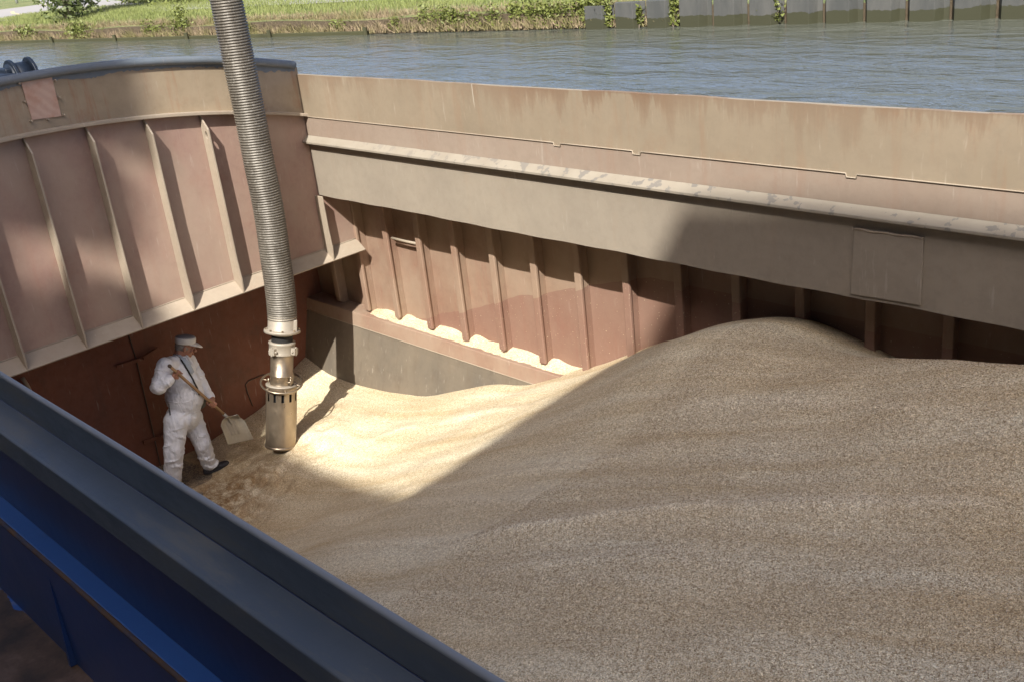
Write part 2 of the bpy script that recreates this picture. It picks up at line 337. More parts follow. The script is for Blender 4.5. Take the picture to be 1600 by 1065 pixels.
# thickened, slightly ragged bottom edge
m.build('web_plate', m_low, T)
m = MB()
xs = np.linspace(XE+.006, XR, 120); rgd = rng.normal(0, .003, 120)
top = [W(x, YF-.010, TOP+.004+rgd[i]*.35) for i, x in enumerate(xs)]
NOT = [(-4.315,-4.262), (-3.723,-3.668), (-2.452,-2.40), (-.9,-.84), (.9,.96)]
# upper strake, its lower edge notched; the welded edge stands proud of the lower strake
def zline(x):
    for a, b in NOT:
        if a <= x <= b: return -1.327
    return -1.309
xu = sorted(set(list(np.linspace(XE+.006, XR, 90))+[q+d for a, b in NOT for q, d in ((a,-.002),(a,.002),(b,-.002),(b,.002))]))
vs = []; fs = []
for x in xu:
    zl = zline(x); zt = TOP+.003*math.sin(x*3.1)+.002*math.sin(x*11)
    vs += [W(x, YF-.004, zl), W(x, YF-.004, zt), W(x, YF+.0, zl), W(x, YF+.024, zt)]
for i in range(len(xu)-1):
    a = 4*i; b = a+4; fs += [(a, b, b+1, a+1), (a+1, b+1, b+3, a+3), (a+2, b+2, b, a)]
m.add(vs, fs); m.build('upper_strake', m_tan2, T, fix=False)
m = MB()                                              # weld bead following the notches
m.tube([W(x, YF-.006, zline(x)-.001) for x in xu], .005, 6); m.build('weld_bead', m_cream, T, smooth=True)
m = MB()
mid = steel('pink_middle_strake', (.275,.21,.16), (.31,.245,.19), rust=(.27,.15,.10), amt=.25, streak=.3).m
vs = []; fs = []
xx = np.linspace(XE+.006, XR, 60)
for x in xx: vs += [W(x, YF-.0025, -1.331), W(x, YF-.0025, -1.452)]
for i in range(59): fs.append((2*i, 2*i+2, 2*i+3, 2*i+1))
m.add(vs, [tuple(reversed(f)) for f in fs]); 
# fill between bead and strake edge
m.add([W(XE+.006, YF-.0015, -1.305), W(XR, YF-.0015, -1.305), W(XR, YF-.0015, -1.335), W(XE+.006, YF-.0015, -1.335)], [(0,1,2,3)])
m.build('middle_strake', mid, T, fix=False)
m = MB(); pf = [(YF-.001,-1.452),(YF-.050,-1.486),(YF-.054,-1.490),(YF-.054,-1.503),(YF-.046,-1.503),(YF-.001,-1.474)]
m.prism([W(0, a, b) for a, b in pf], (S*(XE-.035), 0, 0), (S*XR, 0, 0)); m.build('ledge', m_ledge, T, bevel=.0015)
m = MB()
for xr_, lo, hi in ((-2.41, -2.41, -2.07),):
    P = [pt(*q, y=YF-.012) for q in ((1334,358),(1443,373),(1438,478),(1328,460))]
    m.prism([W(p_[0], YF-.012, p_[2]) for p_ in P], (0,0,0), (0, S*.0115, 0))
m.build('doubler_plate', m_low, T, bevel=.006)
m = MB()
P = [pt(*q, y=YF-.014) for q in ((1333,359),(1443,374))]
m.tube([W(P[0][0]+t*(P[1][0]-P[0][0]), YF-.012, P[0][2]+.003+t*(P[1][2]-P[0][2])+.002*math.sin(t*17)) for t in np.linspace(0,1,30)], .008, 6)
m.build('weld_bead', m_cream, T, smooth=True)
m = MB()                                              # burnt, uneven lower edge
bs = [(x, BOT-.004-.006*abs(math.sin(x*1.7+.4))-.004*math.sin(x*7.3)**2) for x in np.linspace(XE+.01, XR, 160)]
vs = []; fs = []
for x, z in bs: vs += [W(x, YF-.001, BOT+.004), W(x, YF-.001, z), W(x, YF+.017, z), W(x, YF+.017, BOT+.004)]
for i in range(len(bs)-1):
    a = 4*i; b = a+4; fs += [(a,b,b+1,a+1),(a+1,b+1,b+2,a+2),(a+2,b+2,b+3,a+3)]
m.add(vs, fs); m.build('lower_edge', m_low, T)

# --- end coaming (arched bulkhead)
T = thing('end_coaming', W(XE, 2.5, -2.41), 'arched salmon pink steel end coaming with upright stiffeners above the worker', 'coaming', 'walls of the hold')
ztop = lambda y: -.683-.0689*(y-2.42)**2
zmid = lambda y: -1.004-.0626*(y-2.215)**2
def strip_plate(m, ys, zlo, zhi, x0, x1):
    vs = []; fs = []
    for y in ys: vs += [W(x1, y, zlo(y)), W(x1, y, zhi(y)), W(x0, y, zhi(y)), W(x0, y, zlo(y))]
    for i in range(len(ys)-1):
        a = 4*i; b = a+4
        for q in range(4): fs.append((a+q, a+(q+1)%4, b+(q+1)%4, b+q))
    n = 4*(len(ys)-1); fs += [(3,2,1,0), (n,n+1,n+2,n+3)]
    m.add(vs, fs)
ys = np.linspace(YN+.01, YF+.012, 60)
m = MB(); strip_plate(m, ys, lambda y: zmid(y)-.01, ztop, XE-.02, XE+.002); m.build('upper_band', m_tan, T)
m = MB(); strip_plate(m, ys, lambda y: -2.35, lambda y: zmid(y)-.009, XE-.02, XE)
m.build('web_plate', m_pink, T)
m = MB(); strip_plate(m, np.linspace(YF+.0121, YW-.002, 8), lambda y: -2.35, lambda y: DF-.03, XE-.02, XE); m.build('side_web', m_pink, T)
m = MB(); strip_plate(m, ys, lambda y: zmid(y)-.014, lambda y: zmid(y)+.010, XE+.0005, XE+.062); m.build('curved_ridge', m_cream, T, bevel=.006)
m = MB(); m.tube([W(XE+.012, y, ztop(y)+.012) for y in np.linspace(YN, YF-.012, 70)], .042, 12); m.build('rim_pipe', m_rim, T, smooth=True)
m = MB()                                              # peeling paint along the rim
vs = []; fs = []; yy = np.linspace(YN, YF-.012, 260); q = 0
for i, y in enumerate(yy):
    q = .7*q+rng.normal(0, .006); d = .030+abs(q)+.02*max(0, math.sin(y*5))**4; vs += [W(XE+.0045, y, ztop(y)+.0), W(XE+.0045, y, ztop(y)-d)]
for i in range(len(yy)-1): fs.append((2*i, 2*i+1, 2*i+3, 2*i+2))
m.add(vs, fs); m.build('rim_paint', m_rim, T, fix=False)
# bottom flange: plate kinked outwards
m = MB(); y0, y1 = YN-.36, YW-.09
pr = [(XE+.0015,-2.348),(XE+.105,-2.425),(XE+.100,-2.435),(XE-.022,-2.362),(XE-.022,-2.348)]
m.prism([W(a, 0, b) for a, b in pr], (0, S*y0, 0), (0, S*y1, 0)); m.build('bottom_flange', m_cream, T, bevel=.004)
m = MB(); m.tube([W(XE+.004, y, -2.3465+.001*math.sin(y*19)) for y in np.linspace(y0, y1, 80)], .007, 6); m.build('weld_bead', m_cream, T, smooth=True)
for j, yr in enumerate((1.14, 1.54, 1.94, 2.34, 2.737, 3.135, 3.54, 3.94, 4.352)):
    m = MB(); zt = zmid(yr)-.016; bulge = .006*math.sin(j*2.3)
    poly = [(XE+.001, zt), (XE+.012, zt-.004), (XE+.092, zt-.095), (XE+.094+bulge, -1.7), (XE+.100, -2.19), (XE+.112, -2.33), (XE+.103, -2.4235), (XE+.001, -2.3475)]
    if j == 8: poly[0] = (XE+.001, -1.915); poly[1] = (XE+.06, -1.915); poly[2] = (XE+.094, -1.916); poly[3] = (XE+.095, -2.0)
    if j == 6:
        # lifting-eye: hole left in the plate near its head
        cx, cz, r = XE+.056, zt-.135, .018
        ring = [(cx+r*math.cos(a)*.8, cz+r*math.sin(a)*1.5) for a in np.linspace(0, 2*math.pi, 13)[:-1]]
        from mathutils.geometry import tessellate_polygon
        n = len(poly); allp = poly+ring
        tri = tessellate_polygon([[Vector((a, b, 0)) for a, b in poly], [Vector((a, b, 0)) for a, b in ring]])
        N_ = len(allp); vs = [W(a, yr-.006, b) for a, b in allp]+[W(a, yr+.006, b) for a, b in allp]
        fs = [tuple(t) for t in tri]+[tuple(reversed([i+N_ for i in t])) for t in tri]
        fs += [(i, (i+1)%n, N_+(i+1)%n, N_+i) for i in range(n)]+[(n+i, N_+n+i, N_+n+(i+1)%12, n+(i+1)%12) for i in range(12)]
        m.add(vs, fs)
    else:
        m.prism([W(a, yr, b) for a, b in poly], (0, -.009, 0), (0, .009, 0))
    m.build('stiffener', m_cream if j != 7 else m_pink, T, bevel=.002)
# cover plate with its studs
cv = [pt(*q, x=XE+.008) for q in ((31,124),(80,117),(96,182),(50,188))]
k = N('diamond_cover_primer', .6); wv = k.n('ShaderNodeTexWave', wave_type='BANDS', bands_direction='DIAGONAL'); wv.inputs['Scale'].default_value = 6; wv.inputs['Distortion'].default_value = 2; k.l(k.co, wv.inputs['Vector'])
c = k.mix(k.ramp(k.noise(5, 5, .7), [(.45,0),(.65,1)]), (.52,.36,.28), (.47,.27,.19)); c = k.mix(k.math('MULTIPLY', wv.outputs[1], .25), c, (.34,.2,.15)); k.color(c)
m = MB(); m.prism([W(XE+.003, p_[1], p_[2]) for p_ in cv], (0,0,0), (.012,0,0)); CP = m.build('cover_plate', k.m, T, bevel=.002)
for u, v in [(29,131),(37,159),(48,190),(74,187),(99,180),(92,153),(85,126)]:
    p_ = pt(u, v, x=XE+.006); m = MB(); m.cap(W(XE+.001, p_[1], p_[2]), .011, W(XE+.022, p_[1], p_[2]), .012, 10); m.build('stud', m_cream, CP, smooth=True)

# --- far side wall under the deck with its frames
T = thing('side_wall', W(-3, YW, -2.9), 'salmon primed hold side wall with upright frames, under the far side deck', 'hull wall', 'walls of the hold')
m = MB(); hb(m, XL-.02, XR, YW, YW+.02, FLR, DF-.02); m.build('wall_plate', m_side, T)
m = MB(); hb(m, XL-.02, XR, YF+.021, YW+.019, DF-.022, DF-.003); m.build('deck_underside', m_dkst, T)  # dark colour here deepens the shade of the recess
xr = -7.725; jr = 0
while xr+.4045 < XR-.1:
    xr += .4045; jr += 1
    m = MB(); zt = DF-.024; hw = .028
    f_ = YW-.096
    # frame: deep bar, bulb face at the front, foot cut back to the wall
    pr = [(YW-.001, zt), (f_, zt), (f_, -2.965), (YW-.055, -2.988), (YW-.001, -2.988)]
    m.prism([W(0, a, b) for a, b in pr], (S*(xr-hw*.35), 0, 0), (S*(xr+hw*.35), 0, 0))
    m.build('frame_web', m_side, T)
    m = MB(); m.box(S*(xr-hw), S*(xr+hw), S*(f_-.004), S*(f_+.022), Z0+S*(-2.955-.01*(jr%3)), Z0+S*zt); m.build('frame_bulb', m_side, T, bevel=.01)
a = pt(610, 373, y=YW-.085); b = pt(656, 383, y=YW-.085)
m = MB(); m.tube([W(a[0], YW-.07, a[2]), W((a[0]+b[0])/2, YW-.072, (a[2]+b[2])/2-.002), W(b[0], YW-.07, b[2])], .016, 8); m.build('step_rung', m_cream, T, smooth=True)

# --- hopper side (stepped-in lower wall)
T = thing('lower_side_panel', W(-5, 4.3, FLR), 'scuffed dark grey lower side panel with pink chamfer, between grain and frames', 'hull wall', 'walls of the hold')
m = MB(); m.add([W(XL+.0, 4.572,-3.092), W(XR,4.572,-3.052), W(XR,4.49,-3.50), W(XR,4.41,FLR+.002), W(XL,4.41,FLR+.002), W(XL,4.46,-3.52)], [(0,5,2,1),(5,4,3,2)]); m.build('slope_plate', m_bare, T, fix=False)
m = MB(); pr = [(4.570,-3.094),(4.568,-3.090),(4.590,-2.992),(4.596,-2.987),(4.61,-2.987),(4.61,-3.0),(4.60,-3.0)]
m.prism([W(0, a, b) for a, b in pr], (S*XL, 0, 0), (S*XR, 0, 0)); m.build('chamfer_strip', m_side, T, bevel=.003)
m = MB(); hb(m, XL, XR, 4.6105, YW-.0005, -3.004, -2.989); m.build('ledge_plate', m_side, T)
m = MB(); m.tube([W(x, 4.5685, -3.093) for x in np.linspace(XL, XR, 60)], .006, 6); m.build('weld_bead', m_cream, T, smooth=True)

# --- lower end wall behind the worker
T = thing('lower_end_wall', W(XL, 2.5, FLR), 'shadowed red brown steel end wall behind the worker, below the end coaming', 'hull wall', 'walls of the hold')
m = MB(); hb(m, XL-.02, XL, .36, YW, FLR, DECK-.02); m.build('wall_plate', m_red, T)
m = MB(); hb(m, XL, XE-.021, .36, YW-.001, DECK-.022, DECK-.003); m.build('deck_underside', m_red, T)
# recessed access panels: welded frames, hinge straps
def xline(m, uvs, r): m.tube([W(XL+.006, *pt(u, v, x=XL)[1:]) for u, v in uvs], r, 6)
m = MB(); xline(m, [(178,524),(199,518),(212,560),(226,620),(240,680),(252,735)], .007); m.build('panel_joint', m_dkst, T)
m = MB(); xline(m, [(60,573),(120,548),(199,519)], .009); m.build('panel_frame', m_red, T)
for (a, b, c2) in (((180,572),(224,558),(241,547)), ((222,690),(252,680),(262,672))):
    m = MB(); p0, p1, p2 = [np.array(W(XL+.02, *pt(*q, x=XL)[1:])) for q in (a, b, c2)]
    ax = (p1-p0)/np.linalg.norm(p1-p0); up = np.cross(ax, (1,0,0)); m.bx((p0+p1)/2, (np.linalg.norm(p1-p0)/2, .022, .012), (ax, up, np.array([1,0,0])))
    ax = (p2-p1)/np.linalg.norm(p2-p1); m.bx((p1+p2)/2+np.array([.02,0,.02]), (np.linalg.norm(p2-p1)/2+.03, .02, .016), (ax, np.cross(ax,(1,0,0)), np.array([1,0,0])))
    m.build('hinge_strap', m_red, T, bevel=.006)
m = MB(); xline(m, [(394,633),(386,612),(383,600),(388,594),(412,584)],   .007); m.build('hatch_outline', m_dkst, T, smooth=True)
m = MB(); a = pt(34,589,x=XL+.03); b = pt(48,612,x=XL+.03); m.tube([W(XL+.04,a[1],a[2]), W(XL+.05,(a[1]+b[1])/2,(a[2]+b[2])/2), W(XL+.03,b[1],b[2])], .022, 8); m.build('grab_handle', m_cream, T, smooth=True)

# --- near side coaming
T = thing('near_coaming', W(-1.5, .7, DECK), 'slate grey topped hatch coaming with royal blue side crossing the lower left corner', 'coaming', 'walls of the hold')
m = MB()
xn = np.linspace(XE-.05, XR, 40)
hb(m, XE-.05, XR, YN-.012, YN+.002, -1.078, -.997); m.build('upstand', m_slate, T, bevel=.004)
m = MB(); m.tube([W(x, YN-.005+.0004*math.sin(x*8), -.9965) for x in np.linspace(XE-.05, XR, 80)], .011, 8); m.build('pale_lip', N('pale_grey_edge', .6).color((.20,.215,.23)).m, T, smooth=True)  # pale grey strip along the top edge
m = MB(); hb(m, XE-.05, XR, YN+.0025, YN+.016, BOT, -1.09); m.build('inner_web', m_low, T)
m = MB(); pr = [(YN-.0125,-1.0785),(.662,-1.0785),(.654,-1.084),(.652,-1.145),(.660,-1.145),(.664,-1.094),(YN-.0125,-1.094)]
m.prism([W(0, a, b) for a, b in pr], (S*(XE-.05), 0, 0), (S*XR, 0, 0)); m.build('top_flange', m_slate, T, bevel=.004)
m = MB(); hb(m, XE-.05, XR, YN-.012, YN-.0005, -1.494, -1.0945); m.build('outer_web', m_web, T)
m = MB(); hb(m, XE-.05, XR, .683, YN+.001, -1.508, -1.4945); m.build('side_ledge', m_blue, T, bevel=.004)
m = MB(); m.tube([W(x, .681+.0012*math.sin(x*9), -1.504) for x in np.linspace(XE-.05, XR, 90)], .013, 8); m.build('ledge_edge', m_rustedge, T, smooth=True)
m = MB(); hb(m, XE-.05, XR, .703, .717, DECK+.002, -1.5085); m.build('lower_web', m_blue2, T)
m = MB(); m.tube([W(x, .702, -1.552+.0015*math.sin(x*13)) for x in np.linspace(XE-.05, XR, 90)], .007, 6); m.build('weld_bead', m_blue, T, smooth=True)
for xb in (-5.6, -4.2, -2.86, -1.5, -.1, 1.3):
    m = MB(); m.prism([W(xb, .7025, -1.62), W(xb, .685, DECK+.004), W(xb, .7025, DECK+.004)], (-.012,0,0), (.012,0,0)); m.build('bracket', m_blue2, T)
# near hull side wall and side deck
T = thing('near_side_wall', W(0, .37, FLR), 'near side hull wall of the hold, hidden beneath the blue coaming', 'hull wall', 'walls of the hold')
m = MB(); hb(m, XL, XR, .355, .372, FLR, DECK-.02); m.build('wall_plate', m_side, T)
T = thing('aft_bulkhead', W(XR, 2.5, FLR), 'far right bulkhead closing the hold behind the grain', 'hull wall', 'walls of the hold')
m = MB(); hb(m, XR, XR+.02, .355, YW+.02, FLR, TOP); m.build('wall_plate', m_pink, T)
def struct(name, m, mat, kind='structure', **k): o = m.build(name, mat, **k); o['kind'] = kind; return o
m = MB(); hb(m, XL-3.5, XR+3, .10, .72, DECK-.003, DECK)
struct('deck', m, m_deck)
m = MB(); hb(m, XL-3.5, XR+3, YF+.022, 5.05, DF-.002, DF+.001); hb(m, XL-3.5, XE-.021, .721, YF+.0215, DECK-.002, DECK+.001); hb(m, XR+.021, XR+3, .721, YF+.0215, DECK-.002, DECK+.001)
struct('side_deck', m, m_rim)
m = MB(); hb(m, XL-.3, XR+.3, .30, 4.9, FLR-.02, FLR); struct('floor', m, m_floor)
T = thing('barge_hull', W(0, 2.5, -3.9), 'dark outer hull of the barge, floating between the quay and the canal', 'barge hull')
m = MB(); poly = [(XL-3.5,.10),(XR+3,.10),(XR+3,5.05),(XL-3.5,5.05)]
for (a, b) in zip(poly, poly[1:]+poly[:1]):
    d = np.array([b[0]-a[0], b[1]-a[1]]); n_ = np.array([d[1], -d[0]])/np.linalg.norm(d)*.0
    m.add([W(a[0],a[1],-3.9), W(b[0],b[1],-3.9), W(b[0],b[1],DECK-.004), W(a[0],a[1],DECK-.004)], [(0,1,2,3)])
m.build('shell_plating', m_hull, T, fix=False)
m = MB()
for (a, b) in zip(poly, poly[1:]+poly[:1]): m.tube([W(a[0],a[1],DECK-.05), W(b[0],b[1],DECK-.05)], .07, 8)
m.build('rubbing_strake', m_hull, T)

# ================================================================= GRAIN
NZ = np.array([-6.6, 3.47])
CTRL = [(-7.72,4.43,-3.53),(-7.72,4.0,-3.77),(-7.72,3.5,-3.87),(-7.72,3.17,-3.915),(-7.72,2.2,-3.93),(-7.4,4.46,-3.57),(-7.06,4.49,-3.565),(-6.54,4.49,-3.53),(-6.13,4.5,-3.475),(-5.49,4.5,-3.255),
 (-4.95,4.55,-3.10),(-4.53,4.6,-2.94),(-4.42,4.7,-2.89),(-3.98,4.68,-2.66),(-3.66,4.68,-2.50),(-3.22,4.68,-2.33),(-2.87,4.65,-2.215),(-2.6,4.65,-2.27),(-2.33,4.72,-2.36),(-1.7,4.7,-2.38),(-1,4.7,-2.3),(0,4.7,-2.3),(3,4.7,-2.3),
 (-3.1,4.15,-2.17),(-2.337,4.3,-2.19),(-2.12,4.25,-2.12),(-1.85,4.2,-2.045),(-1.5,4.1,-1.94),(-1.0,4.1,-1.93),
 (-6.6,3.47,-3.60),(-7.0,3.3,-3.84),(-7.25,2.95,-3.915),(-6.8,2.75,-3.90),(-6.3,3.0,-3.80),(-6.0,3.3,-3.62),(-6.3,3.8,-3.52),(-7.0,3.85,-3.68),(-5.6,3.6,-3.46),(-5.0,3.7,-3.20),(-4.4,3.8,-2.92),
 (-6.2,2.2,-3.87),(-6.5,1.5,-3.91),(-7.4,1.2,-3.93),(-5.5,2.9,-3.56),(-5.2,2.2,-3.52),(-5.5,1.4,-3.70),(-4.6,3.1,-3.12),(-4.4,2.4,-3.06),(-4.6,1.3,-3.3),(-3.7,3.2,-2.66),(-3.6,2.4,-2.68),(-3.6,1.3,-2.85),
 (-2.9,3.3,-2.36),(-2.8,2.5,-2.37),(-2.8,1.4,-2.50),(-2.0,3.5,-2.15),(-2.0,2.5,-2.20),(-2.0,1.4,-2.3),(-1.2,3.3,-2.08),(-1.2,2.4,-2.13),(-1.1,1.3,-2.2),(0,3.5,-2.0),(0,2.4,-2.05),(0,1.2,-2.15),(2,3.5,-2.0),(2,1.5,-2.05),(5,3.5,-2.2),(5,1.5,-2.2),(0,.4,-2.35),(3,.4,-2.35),(-3,.4,-2.75),(-5.5,.4,-3.8),(-7.6,.4,-3.94),(5.9,4.7,-2.4),(5.9,.4,-2.4)]
CT = np.array(CTRL)
def tps_fit(P, z, lam=1e-3):
    n = len(P); d = np.linalg.norm(P[:,None]-P[None], axis=2); K = np.where(d > 0, d*d*np.log(d+1e-12), 0)+lam*np.eye(n)
    A = np.zeros((n+3, n+3)); A[:n,:n] = K; A[:n,n] = 1; A[:n,n+1:] = P; A[n,:n] = 1; A[n+1:,:n] = P.T
    return np.linalg.solve(A, np.concatenate([z, np.zeros(3)]))
CO = tps_fit(CT[:,:2], CT[:,2])
def tps(q):
    d = np.linalg.norm(q[:,None]-CT[None,:,:2], axis=2); K = np.where(d > 0, d*d*np.log(d+1e-12), 0); return K@CO[:-3]+CO[-3]+q@CO[-2:]
def surf(u, v):
    d = RM.T @ np.array([u-800, v-532.5, F]); d /= np.linalg.norm(d); Q = np.linspace(1.5, 12, 1600)[:,None]*d; g_ = tps(Q[:,:2]); return Q[np.argmax((Q[:,2] < g_) & (Q[:,1] > .8))][:2]
RDG = np.array([surf(*a) for a in ((640,868),(740,850),(840,832),(950,812),(1100,797),(1300,793),(1500,791),(1598,789))])
def segdist(P, line):
    best = np.full(len(P), 1e9); side = np.zeros(len(P)); par = np.zeros(len(P))
    for i in range(len(line)-1):
        a, b = line[i], line[i+1]; d = b-a; L = d@d; t = np.clip(((P-a)@d)/L, 0, 1); q = a+t[:,None]*d; r = P-q; dist = np.linalg.norm(r, axis=1)
        s_ = np.sign(d[0]*r[:,1]-d[1]*r[:,0]); mk = dist < best; best[mk] = dist[mk]; side[mk] = s_[mk]; par[mk] = (i+t[mk])/(len(line)-1)
    return best, side, par
LINES = [(np.array([surf(u, v) for u, v in L]), a_) for L, zz_, a_ in (
    ([(425,838),(520,813),(640,790),(760,786),(880,792)], -3.2, .016), ([(470,868),(600,850),(740,848),(880,830),(980,805)], -3.05, .014),
    ([(560,770),(700,762),(900,728),(1090,690)], -3.1, .013), ([(700,905),(850,880),(1000,872),(1150,880)], -2.75, .014),
    ([(520,700),(640,668),(780,640),(900,612)], -3.3, .012), ([(1000,650),(1180,628),(1350,640),(1560,655)], -2.35, .012))]
_pr = np.random.default_rng(33); PITS = [(_pr.uniform(-7.3,-5.9), _pr.uniform(2.5,3.5), _pr.uniform(.04,.08), _pr.uniform(.010,.028)) for _ in range(26)]+[(_pr.uniform(-6.9,-6.1), _pr.uniform(3.3,4.1), _pr.uniform(.05,.09), _pr.uniform(.008,.02)) for _ in range(8)]
wx = rng.uniform(-1, 1, (40, 2)); wp = rng.uniform(0, 6.28, 40)
def gz(P):
    P = np.asarray(P, float); out = np.empty(len(P))
    for i in range(0, len(P), 20000):
        q = P[i:i+20000]; d = np.linalg.norm(q[:,None]-CT[None,:,:2], axis=2); K = np.where(d > 0, d*d*np.log(d+1e-12), 0)
        out[i:i+20000] = K@CO[:-3]+CO[-3]+q@CO[-2:]
    # low scarp left by the pile slipping
    dist, side, par = segdist(P, RDG); amp = np.clip(par*4, 0, 1)*np.clip((1-par)*5, 0, 1)
    out += amp*np.where(side > 0, .004+.024*np.exp(-dist/.16), .040*np.exp(-(dist/.07)))
    # runnels on the slopes, fading on the flat
    u = P[:,0]*.96+P[:,1]*.28; v_ = P[:,1]-.22*((P[:,0]+2.8)+np.sqrt((P[:,0]+2.8)**2+.67))+.06*np.sin(u*1.3)
    slope = np.clip((P[:,0]+6.2)/1.0, 0, 1)*np.clip((-1.8-P[:,0])/1.2, .15, 1)
    out += slope*(.006*np.sin(v_*6+1.5*np.sin(u*.9))+.0028*np.sin(v_*17+2*np.sin(u*1.7)+1)+.0014*np.sin(v_*31+u*2))
    for j in range(40): out += .0012*np.sin((P@wx[j])*14+wp[j])
    for ln, am in LINES:
        d_, s_, p_ = segdist(P, ln); f_ = np.clip(p_*5, 0, 1)*np.clip((1-p_)*4, 0, 1); out += am*f_*np.where(s_ > 0, np.exp(-d_/.10), np.exp(-(d_/.03)**2))
    for cx, cy_, rr_, dp in PITS:
        d_ = np.hypot(P[:,0]-cx, P[:,1]-cy_)/rr_; out += dp*(-np.exp(-d_**2)+.45*np.exp(-((d_-1.5)/.5)**2))
    # scour round the nozzle
    r = np.linalg.norm(P-NZ, axis=1); out += -.05*np.exp(-(r/.17)**2)
    return out
gx = np.concatenate([np.arange(XL+.001, -.2, .022), np.arange(-.2, XR, .12)]); gy = np.arange(.375, YW-.001, .022); gy = np.append(gy, YW-.0015)
GX, GY = np.meshgrid(gx, gy, indexing='ij'); P = np.c_[GX.ravel(), GY.ravel()]; Zg = gz(P)
V3 = np.c_[S*P[:,0], S*P[:,1], S*Zg+Z0]; nx, ny = len(gx), len(gy)
idx = np.arange(nx*ny).reshape(nx, ny); Fq = np.stack([idx[:-1,:-1], idx[1:,:-1], idx[1:,1:], idx[:-1,1:]], -1).reshape(-1, 4)
zz = Zg.reshape(nx, ny); keep = np.max(np.stack([zz[:-1,:-1], zz[1:,:-1], zz[1:,1:], zz[:-1,1:]], -1), -1).ravel() > FLR-.03
m = MB(); m.v = [tuple(v) for v in V3]; m.f = [tuple(int(i) for i in f) for f in Fq[keep]]
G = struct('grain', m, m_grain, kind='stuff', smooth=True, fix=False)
ridge_light = np.zeros(len(P))  # mask of the painted light on scarp and ridge lines
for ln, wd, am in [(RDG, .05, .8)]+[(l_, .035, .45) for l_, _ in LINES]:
    d_, s_, p_ = segdist(P, ln); ridge_light = np.maximum(ridge_light, am*np.clip(p_*5, 0, 1)*np.clip((1-p_)*4, 0, 1)*np.exp(-(d_/(wd*np.where(s_ > 0, 1.6, .7)))**2))
sc_at = np.clip(1.25-np.hypot((P[:,0]+6.75)/.75, (P[:,1]-3.0)/.55), 0, 1)
for nm, arr in (('chaff', ridge_light), ('screenings', sc_at)):
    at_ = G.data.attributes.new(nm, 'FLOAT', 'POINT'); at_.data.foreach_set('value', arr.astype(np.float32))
tag(G, 'heap of golden wheat grain filling the hold and sloping down to the worker', 'grain')
# spill lying on the ledge between the frames
m = MB(); lx = np.arange(-6.93, -4.2, .03)
vs = []; fs = []; nl = 8
for x in lx:
    ph = ((x+7.725)/.4045) % 1.0; hmp = .022+.012*(1-abs(2*((ph+.35)%1)-1))**1.5+.006*math.sin(x*23); hmp *= min(1, (x+6.95)/.25)
    for j in range(nl):
        t = j/(nl-1); y = 4.612+(YW-.001-4.612)*t; vs.append(W(x, y, -2.9905+hmp*t**.9+.003*random.random()-.004*(1-t)))
for i in range(len(lx)-1):
    for j in range(nl-1): a = i*nl+j; fs.append((a, a+nl, a+nl+1, a+1))
m.add(vs, fs); o = struct('spilled_grain', m, m_grain, kind='stuff', smooth=True, fix=False); tag(o, 'grain lying in small heaps on the ledge between the side frames', 'grain')
# loose kernels and chaff on the surface
def scatter(name, n, area, size, mat, label, seed, sink=.2, asp=(1,.42,.36)):
    r = np.random.default_rng(seed); x0, x1, y0, y1 = area
    q = np.c_[x0+(x1-x0)*r.random(n)**1.0, r.uniform(y0, y1, n)]; z = gz(q); c = np.c_[S*q, S*z+Z0]
    a = r.uniform(0, 2*np.pi, n); tl = r.normal(0, .3, n); sz = size*r.uniform(.7, 1.25, n)
    e1 = np.c_[np.cos(a)*np.cos(tl), np.sin(a)*np.cos(tl), np.sin(tl)]; e2 = np.c_[-np.sin(a), np.cos(a), 0*a]; e3 = np.cross(e1, e2)
    c[:,2] += sz*asp[2]*.5*(1-sink)
    vv = np.stack([c+e1*(sz*asp[0]/2)[:,None], c+e2*(sz*asp[1]/2)[:,None], c-e1*(sz*asp[0]/2)[:,None], c-e2*(sz*asp[1]/2)[:,None], c+e3*(sz*asp[2]/2)[:,None], c-e3*(sz*asp[2]/2)[:,None]], 1).reshape(-1, 3)
    tri = np.array([(0,1,4),(1,2,4),(2,3,4),(3,0,4),(1,0,5),(2,1,5),(3,2,5),(0,3,5)]); ff = (tri[None]+6*np.arange(n)[:,None,None]).reshape(-1, 3)
    me = bpy.data.meshes.new(name); me.vertices.add(len(vv)); me.vertices.foreach_set('co', vv.ravel().astype(np.float32))
    me.loops.add(ff.size); me.loops.foreach_set('vertex_index', ff.ravel().astype(np.int32)); me.polygons.add(len(ff))
    me.polygons.foreach_set('loop_start', np.arange(0, ff.size, 3, dtype=np.int32)); me.polygons.foreach_set('loop_total', np.full(len(ff), 3, np.int32))
    me.update(calc_edges=True); me.validate(); me.materials.append(mat); me.polygons.foreach_set('use_smooth', [True]*len(ff))
    o = bpy.data.objects.new(name, me); COL.objects.link(o); tag(o, label, 'grain', kind='stuff'); return o
k = N('loose_kernel', .6, 0, .3); gi = k.n('ShaderNodeNewGeometry'); k.color(k.ramp(gi.outputs['Random Per Island'], [(0,(.26,.17,.09)),(.35,(.46,.34,.2)),(.7,(.58,.46,.31)),(1,(.78,.70,.56))])); m_kern = k.m
k = N('pale_chaff', .7, 0, .2); k.color((.78,.72,.58)); m_chaff = k.m
scatter('loose_kernels', 70000, (-3.0, -.75, 1.9, 4.35), .0115, m_kern, 'loose wheat kernels lying on the near part of the heap', 3)
scatter('chaff', 6000, (-6.5, -.75, 1.9, 4.35), .015, m_chaff, 'pale husks and straw bits scattered over the grain', 4, asp=(1,.22,.12))

